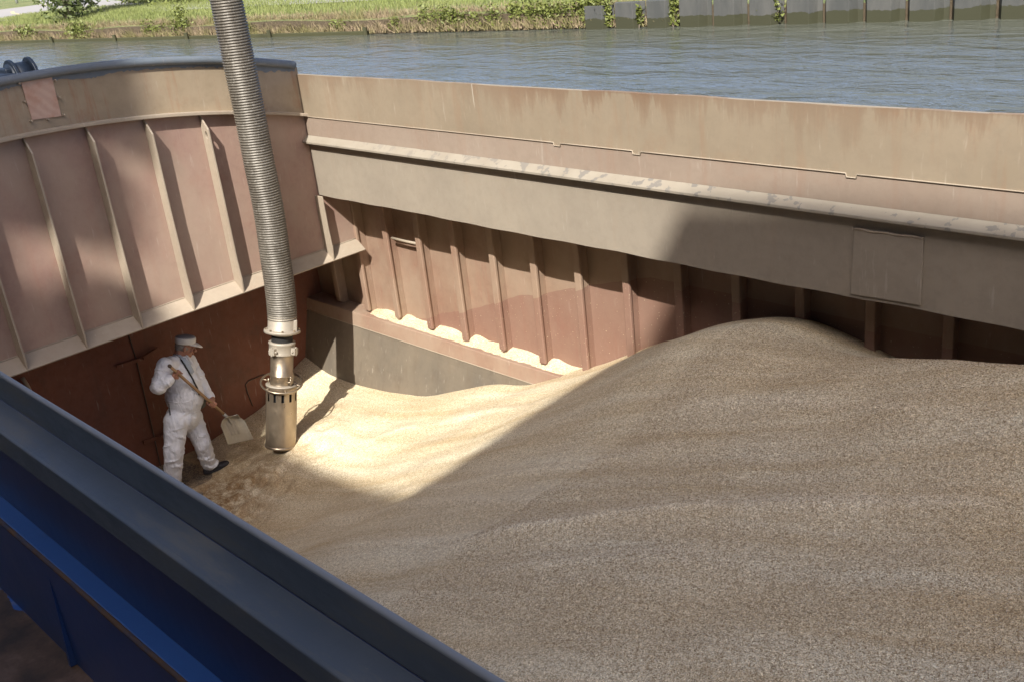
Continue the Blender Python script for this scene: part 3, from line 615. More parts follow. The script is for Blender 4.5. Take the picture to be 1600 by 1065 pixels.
# ================================================================= SUCTION PIPE
XH = -6.6
cen = {v: pt(u, v, x=XH) for u, v in ((439,692),(440,596),(441,545),(441,516),(441,497))}
base = np.array(W(*cen[692])); T = thing('suction_pipe', base, 'corrugated metal grain suction hose with stainless nozzle and ring handle', 'suction hose')
A = np.array(W(*cen[596])); axn = (A-base)/np.linalg.norm(A-base)
ue, ve, _ = frame(axn)
Ln = np.linalg.norm(A-base); rN = .172
def along(z): return base+axn*z
def lath(m, prof, n=40):
    b0 = len(m.v)
    for z, r in prof:
        for j in range(n): t = 2*math.pi*j/n; m.v.append(tuple(along(z)+r*(math.cos(t)*ue+math.sin(t)*ve)))
    for i in range(len(prof)-1):
        for j in range(n): a = b0+i*n+j; c = b0+i*n+(j+1)%n; m.f.append((a, c, c+n, a+n))
    return m
L1 = Ln-.035                                      # top of perforated sleeve
m = MB(); NS = 12; n = NS*6; zs = [-.02, .02, L1-.16, L1-.07, L1-.03, L1]; b0 = len(m.v)
for z in zs:
    for j in range(n): t = 2*math.pi*(j-.5)/n; m.v.append(tuple(along(z)+rN*(math.cos(t)*ue+math.sin(t)*ve)))
for i in range(len(zs)-1):
    for j in range(n):
        if i == 2 and j % 6 in (0, 1): continue
        a = b0+i*n+j; c = b0+i*n+(j+1)%n; m.f.append((a, c, c+n, a+n))
sl_ = m.build('nozzle_sleeve', m_inox, T, smooth=True); 
m = MB(); lath(m, [(-.02, rN-.035), (L1-.005, rN-.035)]); m.build('inner_tube', m_dark, T, smooth=True)
m = MB(); lath(m, [(-.03,rN-.03),(-.03,rN+.006),(-.022,rN+.010),(-.008,rN+.010),(0,rN+.002)]); m.build('bottom_rim', m_inox, T, smooth=True)
m = MB(); lath(m, [(L1-.004,.02),(L1+.001,rN+.004),(L1+.012,rN+.004),(L1+.018,rN-.004),(L1+.020,.128)]); m.build('top_plate', m_cast, T, smooth=True)
Lc = np.linalg.norm(np.array(W(*cen[545]))-base); Lf = np.linalg.norm(np.array(W(*cen[516]))-base); Lh = np.linalg.norm(np.array(W(*cen[497]))-base)
m = MB(); lath(m, [(L1+.020,.131),(L1+.03,.128),(L1+.11,.128),(L1+.115,.137),(L1+.128,.137),(L1+.133,.127),(Lc-.05,.127)]); m.build('neck_pipe', m_inox, T, smooth=True)
m = MB(); lath(m, [(Lc-.055,.127),(Lc-.055,.142),(Lc-.045,.148),(Lc-.03,.143),(Lc+.06,.143),(Lc+.068,.150),(Lc+.085,.148),(Lc+.09,.118)]); CL = m.build('clamp_ring', m_cast, T, smooth=True)
for ang in (-2.2, .35, 2.0):
    dr = math.cos(ang)*ue+math.sin(ang)*ve; tg = np.cross(axn, dr); c0 = along(Lc)+dr*.16
    m = MB(); m.bx(c0, (.028,.035,.038), (dr, tg, axn)); m.tube([c0-tg*.055, c0+tg*.055], .013, 8); m.tube([c0+dr*.02+axn*.05, c0+dr*.02-axn*.05], .012, 8); m.build('clamp_lug', m_cast, CL, bevel=.004)
m = MB(); lath(m, [(Lc+.03,.117),(Lf-.05,.117)]); m.build('coupling_gap', m_dark, T, smooth=True)
m = MB(); lath(m, [(Lf-.05,.118),(Lf-.03,.142),(Lf-.022,.19),(Lf-.018,.200),(Lf+.006,.200),(Lf+.012,.194),(Lf+.014,.165),(Lf+.02,.158),(Lh+.03,.157),(Lh+.045,.150)]); FL = m.build('bolted_flange', m_cast, T, smooth=True)
for j in range(8):
    t = 2*math.pi*(j+.3)/8; c0 = along(Lf+.018)+.18*(math.cos(t)*ue+math.sin(t)*ve); m = MB(); m.tube([c0-axn*.008, c0+axn*.01], .012, 6); m.build('bolt', m_inox, FL)
# upright lug on the flange
cd = np.array([0,0,Z0])-along(Lf); cd -= axn*(cd@axn); cd /= np.linalg.norm(cd); rt = np.cross(cd, axn)*-1
lug = along(Lf+.07)+.16*(.5*cd+.87*rt*(-1 if (rt@(RM[0])) < 0 else 1))
m = MB(); m.bx(lug, (.022,.022,.065), (rt, cd, axn)); m.build('flange_lug', m_cast, T, bevel=.008)
# ring handle on three spokes
ringc = along(Ln-.005); ti = math.radians(17); rC = cd*math.cos(ti)-axn*math.sin(ti); rS = np.cross(axn, cd)
m = MB(); pts = [ringc+.228*(math.cos(t)*rS+math.sin(t)*rC) for t in np.linspace(0, 2*math.pi, 49)]
m.tube(pts, .0115, 10, cap=False); RH = m.build('ring_handle', m_inox, T, smooth=True)
for t in (.3, 1.35, 2.4, 3.44, 4.5, 5.53):
    d_ = math.cos(t)*rS+math.sin(t)*rC; m = MB(); m.tube([ringc+d_*.15, ringc+d_*.226], .008, 8); m.tube([ringc+d_*.15-axn*.03, ringc+d_*.15+axn*.025], .011, 8); m.build('spoke', m_inox, RH, smooth=True)
m = MB(); q0 = along(L1+.02)+.15*(.75*cd+.66*rt*(-1 if (rt@RM[0]) < 0 else 1)); m.tube([q0, q0+axn*.10], .014, 8); m.tube([q0+axn*.04-rt*.045, q0+axn*.04+rt*.03], .010, 8); m.tube([q0+axn*.1, q0+axn*.1+cd*.03], .016, 8); m.build('release_lever', m_inox, T, smooth=True)
# hose: centre line through surveyed marks then up to the crane
marks = [(441,506),(440,478),(436,440),(430,400),(420,330),(404,250),(391.5,185),(378,120),(355,8)]
ctr = [along(Lh)]+[np.array(W(*pt(u, v, x=XH))) for u, v in marks[1:]]
up_ = ctr[-1]; ctr += [up_+np.array([0,-.01,.8]), up_+np.array([0,-.02,1.9]), up_+np.array([0,0,3.4]), up_+np.array([.0,0,5.5])]
def catmull(ps, step):
    ps = [ps[0]*2-ps[1]]+ps+[ps[-1]*2-ps[-2]]; out = []
    for i in range(1, len(ps)-2):
        p0, p1, p2, p3 = ps[i-1:i+3]; nn = max(4, int(np.linalg.norm(p2-p1)/.004))
        for q in range(nn):
            t = q/nn; out.append(.5*((2*p1)+(-p0+p2)*t+(2*p0-5*p1+4*p2-p3)*t*t+(-p0+3*p1-3*p2+p3)*t**3))
    out = np.array(out); L = np.concatenate([[0], np.cumsum(np.linalg.norm(np.diff(out, axis=0), axis=1))]); s_ = np.arange(0, L[-1], step)
    return np.c_[np.interp(s_, L, out[:,0]), np.interp(s_, L, out[:,1]), np.interp(s_, L, out[:,2])]
pitch = .0275; path = catmull(ctr, pitch/5); rr = [.1575+.0062*(1, .6, -.8, -.8, .6)[i % 5]+.0012*math.sin(i*.013) for i in range(len(path))]
m = MB(); m.tube(path, rr, 36); m.build('corrugated_hose', m_hose, T, smooth=True)

# ================================================================= WORKER
XM = -7.17
def q(u, v, dx=0): return pw(u, v, x=XM+dx)
Fd = np.array([.78,.62,0]); Fd /= np.linalg.norm(Fd); Rd = np.array([Fd[1], -Fd[0], 0])
pelv = q(286,650); neck = q(281,556)
hR, hL = q(275,657,.05), q(298,652,-.05)
kR, kL = q(271,706,.05), q(316,692,.0)
aR = pw(271,764,x=-7.22); aL = q(327,727,-.07)
sR, sL = q(258,571,.09), q(294,561,-.07)
eR, eL = q(247,603,.12), q(313,594,-.04)
wR, wL = q(268,590,.19), q(328,619,.03)
UP = neck-pelv; UP /= np.linalg.norm(UP); Rt = Rd-UP*(Rd@UP); Rt /= np.linalg.norm(Rt); Ft = np.cross(UP, Rt)
AX = (Rt, Ft, UP)
base_man = np.array([pelv[0], pelv[1], Z0+S*FLR+.02])
T = thing('person', base_man, 'worker in white overalls and flat white cap, wading in the grain and holding a shovel', 'person')
def solid(m, name, mat, voxel, parent, smooth_it=6, disp=None):
    o = m.build(name, mat, parent, smooth=True, fix=True)
    r = o.modifiers.new('r', 'REMESH'); r.mode = 'VOXEL'; r.voxel_size = voxel; r.use_smooth_shade = True
    s_ = o.modifiers.new('s', 'SMOOTH'); s_.factor = .5; s_.iterations = smooth_it
    if disp:
        for (size, strength) in disp:
            tx = bpy.data.textures.new('folds', 'CLOUDS'); tx.noise_scale = size; tx.noise_depth = 2
            d_ = o.modifiers.new('d', 'DISPLACE'); d_.texture = tx; d_.strength = strength; d_.mid_level = .5; d_.texture_coords = 'LOCAL'
    bpy.context.view_layer.update(); dg = bpy.context.evaluated_depsgraph_get()
    me = bpy.data.meshes.new_from_object(o.evaluated_get(dg)); o.modifiers.clear(); o.data = me
    me.polygons.foreach_set('use_smooth', [True]*len(me.polygons))
    if not me.materials: me.materials.append(mat)
    return o
# head frame: turned towards the shovel, tipped down
HF = np.array([.42,.86,-.34]); HF /= np.linalg.norm(HF); HR_ = np.cross(HF, UP); HR_ /= np.linalg.norm(HR_); HU = np.cross(HR_, HF)
hc = q(289,541); HA = (HR_, HF, HU)
def h(r, f, u): return hc+1.08*(HR_*r+HF*f+HU*u)
k = N('weathered_skin', .5); k.color(k.mix(k.noise(18, 4, .6), (.40,.20,.13), (.30,.14,.09))); k.b.inputs['Subsurface Weight'].default_value = .08; m_skin = k.m
# shaft of the shovel, known first so that the fists close on it
sh0, sh1 = q(267,573,.22), q(354,650,.14)
sd = (sh1-sh0)/np.linalg.norm(sh1-sh0)
def on_shaft(p_): return sh0+sd*((p_-sh0)@sd)
def fist(m, wrist, at, rs=.016, side=1):
    """palm and five fingers closed round the shaft"""
    c0 = on_shaft(at); ra = wrist-c0; ra -= sd*(ra@sd); ra /= np.linalg.norm(ra); ta = np.cross(sd, ra)*side
    pal = c0+ra*.040+ta*.004
    m.ell(pal, (.046,.036,.026), (sd, ta, ra)); m.cap(wrist, .030, pal+ra*.01, .030)
    for i, (off, L) in enumerate(((-.033,.95),(-.011,1.05),(.011,1.0),(.032,.82))):
        o_ = c0+sd*off; R0 = rs+.012
        ang = [(.35), (1.35), (2.45), (3.5)]
        ps = [o_+R0*1.12*(math.cos(a*L)*ra+math.sin(a*L)*ta) for a in ang]; ps[0] = o_+ra*.036+ta*.026
        rad = (.0115,.0108,.0098,.0085)
        for a_, b_, r0, r1 in zip(ps, ps[1:], rad, rad[1:]): m.cap(a_, r0, b_, r1, 8)
    t0 = pal-ta*.022-sd*.030*side; t1 = c0-ta*.030-sd*.038*side-ra*.002; t2 = c0-ra*.028-sd*.030*side
    m.cap(t0, .015, t1, .013, 8); m.cap(t1, .013, t2, .010, 8)
m = MB()
m.ell(h(0,-.004,.035), (.076,.096,.092), HA, 24, 16); m.ell(h(0,.028,-.035), (.058,.062,.080), HA, 20, 14)     # skull, face mask
m.ell(h(0,.056,-.092), (.030,.026,.024), HA); m.cap(h(-.04,.02,-.085), .022, h(0,.058,-.09), .022); m.cap(h(.04,.02,-.085), .022, h(0,.058,-.09), .022)  # chin, jaw
m.cap(h(0,.088,.004), .011, h(0,.113,-.036), .015, 10); m.ell(h(.012,.102,-.04), (.010,.012,.009), HA); m.ell(h(-.012,.102,-.04), (.010,.012,.009), HA)  # nose
m.cap(h(-.040,.078,.012), .012, h(.040,.078,.012), .012, 10)                                                  # brow
for s_ in (-1, 1):
    m.ell(h(.034*s_,.066,-.035), (.024,.020,.022), HA); m.ell(h(.033*s_,.077,-.006), (.013,.010,.010), HA)    # cheeks, lids
    m.ell(h(.080*s_,-.008,-.012), (.010,.020,.032), HA); m.ell(h(.084*s_,-.004,-.034), (.009,.011,.012), HA)  # ears
m.ell(h(0,.090,-.062), (.024,.012,.007), HA); m.ell(h(0,.088,-.074), (.021,.012,.008), HA)                    # lips
m.cap(h(0,-.035,-.05), .062, neck+UP*.01, .066); m.cap(h(0,.01,-.08), .045, neck+Ft*.03-UP*.01, .052)
m.cap(sR, .062, sL, .062); m.ell(neck-UP*.22, (.17,.12,.2), AX); m.ell(pelv+UP*.02, (.16,.13,.14), AX); m.cap(neck-UP*.15, .10, pelv, .11)
for s0, e0, w0 in ((sR, eR, wR), (sL, eL, wL)): m.cap(s0, .055, e0, .044); m.cap(e0, .044, w0, .030)
for h0, k0, a0 in ((hR, kR, aR), (hL, kL, aL)): m.cap(h0, .085, k0, .058); m.cap(k0, .055, a0, .040)
fR = q(276,586,.20); fL = q(331,629,.155)
fist(m, wR, fR, side=1); fist(m, wL+np.array([.05,0,-.02]), fL, side=-1); m.cap(wL, .032, wL+np.array([.05,0,-.02]), .031)
body = solid(m, 'body', m_skin, .0052, T, 3)
m_eye = N('eye_dark', .3).color((.03,.02,.018)).m
for s_ in (-1, 1): m = MB(); m.ell(h(.033*s_,.0875,-.004), (.009,.006,.0035), HA, 10, 8); m.build('eye', m_eye, T, smooth=True)
m = MB(); m.ell(h(0,-.022,.0), (.082,.086,.062), HA, 24, 14); m.ell(h(0,-.05,-.025), (.066,.055,.045), HA)
k = N('grey_hair', .8); k.color(k.mix(k.noise(60, 3), (.16,.13,.10), (.38,.35,.31))); solid(m, 'hair', k.m, .005, T, 2, [(.012,.006)])
m = MB()
for s_ in (-1,1):
    m.tube([h(.033*s_+.022*math.cos(t), .101, -.004+.017*math.sin(t)) for t in np.linspace(0,2*math.pi,17)], .0018, 6, cap=False); m.tube([h(.056*s_,.098,0), h(.083*s_,.0,.004)], .0018, 6)
m.tube([h(-.012,.102,0), h(.012,.102,0)], .0018, 6); m.build('glasses', m_inox, T, smooth=True)
# cap
k = N('cap_cloth', .85); kx = k.math('ADD', k.noise(14, 4, .6), 0); k.color(k.mix(k.ramp(kx, [(.4,0),(.7,1)]), (.78,.76,.71), (.68,.66,.61))); k.bump(k.noise(40, 4), .4, .004); m_cap = k.m
m_capt = N('cap_top_cloth', .85); m_capt.color(m_capt.mix(m_capt.noise(20, 4, .6), (.22,.21,.22), (.32,.31,.32))); m_capt = m_capt.m
cu = HU*.96-HF*.10; cu /= np.linalg.norm(cu); cf = np.cross(cu, HR_); 
if cf@HF < 0: cf = -cf
cc = hc+HU*.050-HF*.002
def ringp(r_, z, sq=1.16, fo=0): return [cc+cu*z*.9+1.07*HR_*r_*math.cos(t)+1.07*cf*(r_*sq*math.sin(t)+fo) for t in np.linspace(0, 2*math.pi, 33)[:-1]]
def loft(m, rings, capb=False, capt=False):
    n = len(rings[0]); b0 = len(m.v)
    for r_ in rings: m.v += [tuple(p_) for p_ in r_]
    for i in range(len(rings)-1):
        for j in range(n): a = b0+i*n+j; c_ = b0+i*n+(j+1)%n; m.f.append((a, c_, c_+n, a+n))
    if capt: m.f.append(tuple(b0+(len(rings)-1)*n+j for j in range(n)))
    if capb: m.f.append(tuple(b0+j for j in range(n-1,-1,-1)))
m = MB(); loft(m, [ringp(.086,-.012), ringp(.090,0), ringp(.092,.03), ringp(.0905,.052), ringp(.086,.066)], capb=False)
CAP = m.build('cap', m_cap, T, smooth=True, fix=False); sm = CAP.modifiers.new('t', 'SOLIDIFY'); sm.thickness = .003
m = MB(); loft(m, [ringp(.0865,.065), ringp(.080,.075), ringp(.06,.084), ringp(.03,.088), ringp(.004,.089)], capt=True); m.build('cap_crown', m_capt, CAP, smooth=True, fix=False)
m = MB(); nb = 17; vs = []; fs = []
for i in range(nb):
    t = math.radians(22+136*i/(nb-1)); w_ = math.sin(math.pi*i/(nb-1))
    b_ = cc+HR_*.094*math.cos(t)+cf*.110*math.sin(t)-cu*.006
    for j in range(5):
        e_ = j/4; vs.append(b_+cf*(.080*w_**.6*e_)-cu*(.020*e_*w_+.030*e_*e_*w_+.012*e_*(1-w_)))
for i in range(nb-1):
    for j in range(4): a = i*5+j; fs.append((a, a+1, a+6, a+5))
m.add(vs, fs); o = m.build('cap_peak', m_cap, CAP, smooth=True, fix=False); sm = o.modifiers.new('t', 'SOLIDIFY'); sm.thickness = .005
# overalls
k = N('white_cotton', .85, 0, .2)
fold = k.noise(7, 4, .55, stretch=(1,1,.45), dist=1.2); c = k.mix(k.ramp(k.noise(5, 6, .7), [(.45,0),(.7,1)]), (.80,.815,.85), (.72,.72,.73)); k.color(c)
b1 = k.bump(fold, .9, .05); k.bump(k.noise(22, 3, .5, stretch=(1,1,.5)), .25, .006, b1); m_cot = k.m
m = MB()
m.cap(sR, .088, sL, .082); m.ell(neck-UP*.17+Ft*.01, (.185,.15,.20), AX, 28, 18)
bel = (q(284,618)+Ft*.035); m.ell(bel, (.215,.215,.23), AX, 28, 18); m.ell(neck-UP*.33+Ft*.03, (.205,.185,.2), AX, 28, 18); m.ell(pelv+UP*.01, (.205,.185,.17), AX, 28, 18)
m.ell(pelv-Ft*.06-UP*.02, (.17,.14,.13), AX)
m.cap(neck-UP*.04, .085, neck-UP*.12, .14)
m.cap(sR, .096, eR, .080); m.cap(eR, .080, wR+(eR-wR)*.18, .062); m.ell(eR-UP*.015, (.085,.09,.075), AX)
m.cap(sL, .085, eL, .066); m.cap(eL, .066, wL, .054)
m.cap(hR, .135, kR, .112); m.cap(kR, .110, aR+np.array([0,0,.05]), .098)
m.cap(hL, .128, kL, .100); m.cap(kL, .100, aL+np.array([0,0,.03]), .086)
m.cap(hR, .14, hL, .14)
rf = np.random.default_rng(21)
def folds(p0, r0, p1, r1, n, tl=(.1,.95), prot=.007, rad=.013, tilt=.5):
    d = p1-p0; u_, v_, w_ = frame(d)
    for _ in range(n):
        t = rf.uniform(*tl); a0 = rf.uniform(0, 6.28); sp = rf.uniform(.7, 1.9); sl_ = rf.normal(0, tilt)*.16; K = 6; ps = []
        for i in range(K):
            e_ = i/(K-1); tt = np.clip(t+sl_*(e_-.5), 0, 1); rr_ = r0+(r1-r0)*tt+prot-rad*(.55+.9*abs(e_-.5)**1.5*1.6); a = a0+sp*(e_-.5)
            ps.append(p0+d*tt+rr_*(math.cos(a)*u_+math.sin(a)*v_))
        for a, b in zip(ps, ps[1:]): m.cap(a, rad, b, rad, 8)
folds(sR, .096, eR, .080, 9); folds(eR, .080, wR, .062, 9, prot=.009); folds(sL, .088, eL, .066, 8); folds(eL, .066, wL, .054, 7)
folds(hR, .135, kR, .112, 9, prot=.006, tilt=2.5); folds(kR, .110, aR, .098, 11, (.0,.95), prot=.009, tilt=1.6); folds(hL, .128, kL, .10, 9, prot=.006, tilt=2.5); folds(kL, .100, aL, .086, 11, (.0,.98), prot=.009, tilt=1.6)
folds(neck-UP*.1, .18, pelv, .2, 8, prot=.006)
for a0, rr_ in ((aR, .108), (aL, .094)):
    u_, v_, w_ = frame(kR-aR)
    for j in range(1):
        ps = [a0+w_*(.05+.045*j+.012*math.sin(3*t+j))+(rr_-.004*j)*(math.cos(t)*u_+math.sin(t)*v_) for t in np.linspace(0, 2*math.pi, 20)]
        for a, b in zip(ps, ps[1:]): m.cap(a, .013, b, .013, 8)
cover = solid(m, 'overalls', m_cot, .0085, T, 3, [(.12,.018), (.05,.008)])
# bunched folds: thin ridges at elbow, knee and cuff, modelled on the cloth surface
off = Vector(base_man); dg = bpy.context.evaluated_depsgraph_get()
bv = BVHTree.FromPolygons([v.co+off for v in cover.data.vertices], [tuple(p_.vertices) for p_ in cover.data.polygons])
CAMP = Vector((0,0,Z0))
def hit(u, v):
    d = Vector(RM.T @ np.array([u-800, v-532.5, F])).normalized(); r_ = bv.ray_cast(CAMP, d)
    return (np.array(r_[0]), np.array(r_[1])) if r_[0] is not None else (None, None)
def ribbon(name, pts, wid, mat, parent, lift=.006, th=.003):
    """strap or seam lying on the cloth through surveyed marks"""
    ps = []
    for (a, b) in zip(pts, pts[1:]):
        for t in np.linspace(0, 1, 9)[:-1]: ps.append((a[0]+(b[0]-a[0])*t, a[1]+(b[1]-a[1])*t))
    ps.append(pts[-1]); H = []
    for u, v in ps:
        p_, n_ = hit(u, v)
        if p_ is not None: H.append((p_+n_*lift, n_))
    m = MB(); vs = []; fs = []
    for i, (p_, n_) in enumerate(H):
        d = H[min(i+1,len(H)-1)][0]-H[max(i-1,0)][0]; d /= (np.linalg.norm(d)+1e-9); s_ = np.cross(n_, d); vs += [p_-s_*wid/2, p_+s_*wid/2]
    for i in range(len(H)-1): fs.append((2*i, 2*i+1, 2*i+3, 2*i+2))
    m.add(vs, fs); o = m.build(name, mat, parent, smooth=True, fix=False); sm = o.modifiers.new('t', 'SOLIDIFY'); sm.thickness = th; sm.offset = 0; return o
def patch(name, poly, mat, parent, lift=.006, step=1.6, th=.004):
    us = [p_[0] for p_ in poly]; vs_ = [p_[1] for p_ in poly]
    def inside(u, v):
        c_ = False; n = len(poly)
        for i in range(n):
            (x1, y1), (x2, y2) = poly[i], poly[(i+1)%n]
            if (y1 > v) != (y2 > v) and u < (x2-x1)*(v-y1)/(y2-y1)+x1: c_ = not c_
        return c_
    gu = np.arange(min(us), max(us)+step, step); gv = np.arange(min(vs_), max(vs_)+step, step); id_ = {}; m = MB()
    for i, u in enumerate(gu):
        for j, v in enumerate(gv):
            if inside(u, v):
                p_, n_ = hit(u, v)
                if p_ is not None: id_[i,j] = len(m.v); m.v.append(tuple(p_+n_*lift))
    for (i, j) in list(id_):
        if (i+1,j) in id_ and (i,j+1) in id_ and (i+1,j+1) in id_: m.f.append((id_[i,j], id_[i,j+1], id_[i+1,j+1], id_[i+1,j]))
        elif (i+1,j) in id_ and (i,j+1) in id_: m.f.append((id_[i,j], id_[i,j+1], id_[i+1,j]))
    o = m.build(name, mat, parent, smooth=True, fix=False); sm = o.modifiers.new('t', 'SOLIDIFY'); sm.thickness = th; sm.offset = 0; return o
k = N('pale_blue_shirt', .8); k.color(k.mix(k.noise(12, 3), (.42,.48,.56), (.34,.39,.45))); m_shirt = k.m
patch('shirt_front', [(280,559),(289,558),(297,567),(303,580),(299,585),(294,579),(288,570)], m_shirt, T, step=.8)
ribbon('collar', [(264,541),(270,548),(277,554),(284,561)], .045, m_shirt, T, lift=.012, th=.008)
ribbon('collar', [(291,556),(296,562),(301,570)], .03, m_cot, T, lift=.012, th=.008)
ribbon('lapel', [(262,548),(270,554),(280,560)], .04, m_cot, T, lift=.010, th=.008)
ribbon('pocket_slit', [(264,630),(266,648)], .014, m_dark, T, lift=.002)
ribbon('placket', [(286,567),(293,583),(300,598),(303,615),(300,640),(297,660)], .012, m_cot, T, lift=.003, th=.006)
patch('breast_pocket', [(272,583),(284,580),(287,594),(275,598)], m_cot, T, lift=.006, step=1.0, th=.006)
ribbon('waist_seam', [(252,622),(262,626),(275,628),(290,628),(305,622)], .010, m_cot, T, lift=.001, th=.005)
# shoes
k = N('black_rubber_shoe', .5); k.color(k.mix(k.noise(15, 4), (.016,.017,.022), (.035,.035,.04))); m_shoe = k.m
for a0, dirv, zf_ in ((aL, np.array([.10,1,0]), gz([[aL[0]/S, aL[1]/S]])[0]), (aR, np.array([1,.1,0]), gz([[aR[0]/S, aR[1]/S]])[0])):
    d = dirv/np.linalg.norm(dirv); s_ = np.cross(d, (0,0,1)); zb = Z0+S*zf_+.012; g = np.array([a0[0], a0[1], zb]); m = MB(); a3 = (s_, d, np.array([0,0,1.]))
    m.ell(g+d*-.03+np.array([0,0,.040]), (.042,.060,.048), a3); m.ell(g+d*.16+np.array([0,0,.034]), (.052,.085,.040), a3); m.cap(g-d*.02+np.array([0,0,.05]), .042, g+d*.12+np.array([0,0,.035]), .042); m.cap(g+np.array([0,0,.05]), .046, g+np.array([0,0,.12]), .05)
    m.ell(g+d*.07+np.array([0,0,.010]), (.050,.165,.014), a3)
    solid(m, 'shoe', m_shoe, .006, T, 3)
# small black bag on its strap
BG = thing('shoulder_bag', q(314,630,.03), 'small black camera bag hanging on a thin strap across the worker', 'bag')
k = N('black_nylon', .6); k.color((.012,.012,.014)); m_nyl = k.m
bc = q(314,629,.02); m = MB(); m.bx(bc, (.06,.035,.055), AX); o = m.build('pouch', m_nyl, BG, bevel=.014)
m = MB(); m.bx(bc+UP*.03+Ft*.012, (.062,.030,.03), AX); m.build('flap', m_nyl, BG, bevel=.01)
ribbon('strap', [(259,546),(270,552),(281,560.5),(287,569),(293,579),(300,592),(307,606),(310,617)], .020, m_nyl, BG, lift=.014)
# shovel
T = thing('shovel', sh1, 'wooden handled grain shovel with a wide ribbed aluminium blade, held by the worker', 'shovel')
m = MB(); m.tube([sh0-sd*.02, sh0, sh0+(sh1-sh0)*.5, sh1], [.014,.0165,.0175,.017], 12); m.build('shaft', m_wood, T, smooth=True)
m = MB(); m.ell(sh0-sd*.02, (.021,.021,.026), frame(sd)); m.build('knob', N('dark_knob', .6).color((.09,.06,.04)).m, T, smooth=True)
B = {n_: q(u, v, dx) for n_, (u, v, dx) in dict(nk=(355,651,.14), tl=(342,655,.12), tr=(374,653,.06), bl=(354,695,.26), br=(394,686,.16)).items()}
bd = (B['bl']+B['br'])/2-B['nk']; bL = np.linalg.norm(bd); bd /= bL; bs_ = B['br']-B['bl']; bw = np.linalg.norm(bs_); bn = np.cross(bd, bs_); bn /= np.linalg.norm(bn)
if bn@(np.array([0,0,Z0])-B['nk']) < 0: bn = -bn
k_ = 30; r_ = 44; vs = []; fs = []
for i in range(k_):
    t = i/(k_-1); pass
    hw = .5*(.30+.60*min(1, t/.28)**.5+.10*t)
    for j in range(r_):
        s_ = -1+2*j/(r_-1); side_ = abs(s_)**4*.045*(1-.5*t); back = .05*max(0, 1-t/.12)**2
        rib = sum(.010*math.exp(-((s_*hw*bw-c_)/.010)**2) for c_ in (-.06, 0, .06))*(1 if .18 < t < .66 else 0)
        vs.append(B['nk']+bd*bL*t+bs_*hw*s_+bn*(side_+rib+back))
for i in range(k_-1):
    for j in range(r_-1): a = i*r_+j; fs.append((a, a+1, a+r_+1, a+r_))
m = MB(); m.add(vs, fs); o = m.build('blade', m_alu, T, smooth=True, fix=False); sm = o.modifiers.new('t', 'SOLIDIFY'); sm.thickness = .004; sm.offset = 0
m = MB(); m.tube([sh1-sd*.06, sh1+sd*.01, B['nk']+bd*.05+bn*.006, B['nk']+bd*.12+bn*.003], [.021,.020,.015,.006], 12); m.build('socket', m_alu, T, smooth=True)

# ================================================================= CANAL AND FAR BANK
WL = -2.45
A0 = pt(0,68,z=WL)*S; A1 = pt(1600,28,z=WL)*S; A0[2] = 0; A1[2] = 0
be = (A1-A0)/np.linalg.norm(A1-A0); bn_ = np.array([-be[1], be[0], 0]); zW = Z0+S*WL
def bk(u, n, z): p_ = A0+be*u+bn_*n; return (p_[0], p_[1], zW+z)
def bank_u(px, py, n=0):                                  # along-bank position of a mark
    p_ = pt(px, py, z=WL)*S; return float((p_-A0)[:2]@be[:2])
# water: a frame of quads round the hull
x0, x1, y0, y1 = S*(XL-3.5)+.002, S*(XR+3)-.002, S*.10+.002, S*5.05-.002
m = MB(); B0 = 900
m.v = [(-B0,y0,zW),(x0,y0,zW),(x1,y0,zW),(B0,y0,zW),(-B0,y1,zW),(x0,y1,zW),(x1,y1,zW),(B0,y1,zW),(-B0,B0,zW),(x0,B0,zW),(x1,B0,zW),(B0,B0,zW),(-B0,-1.2,zW),(x0,-1.2,zW),(x1,-1.2,zW),(B0,-1.2,zW)]
m.f = [(0,1,5,4),(2,3,7,6),(4,5,9,8),(5,6,10,9),(6,7,11,10),(12,13,1,0),(13,14,2,1),(14,15,3,2)]
struct('water', m, m_water, fix=False)
# land
us = np.unique(np.concatenate([np.arange(-600, -10, 40), np.arange(-10, 70, 1.0), np.arange(70, 640, 40)])); ns = np.array([.02,.3,.8,1.4,2.2,3.2,4.5,6,8,11,15,20,28,40,60,100,200,400,900.])
def land_z(u, n): return .50+.28*min(1, n/2.5)+(.05*math.sin(u*.7+n)+.05*math.sin(u*.23+1)*min(1,n))*max(0,1-n/6) 
m = MB(); vs = [bk(u, n, land_z(u, n)) for u in us for n in ns]; nn = len(ns)
m.add(vs, [(i*nn+j, (i+1)*nn+j, (i+1)*nn+j+1, i*nn+j+1) for i in range(len(us)-1) for j in range(nn-1)])
m.add([bk(u, .02, z) for u in us for z in (-.6, land_z(u, .02))], [(2*i, 2*i+2, 2*i+3, 2*i+1) for i in range(len(us)-1)])
struct('ground', m, m_land, smooth=True, fix=False)
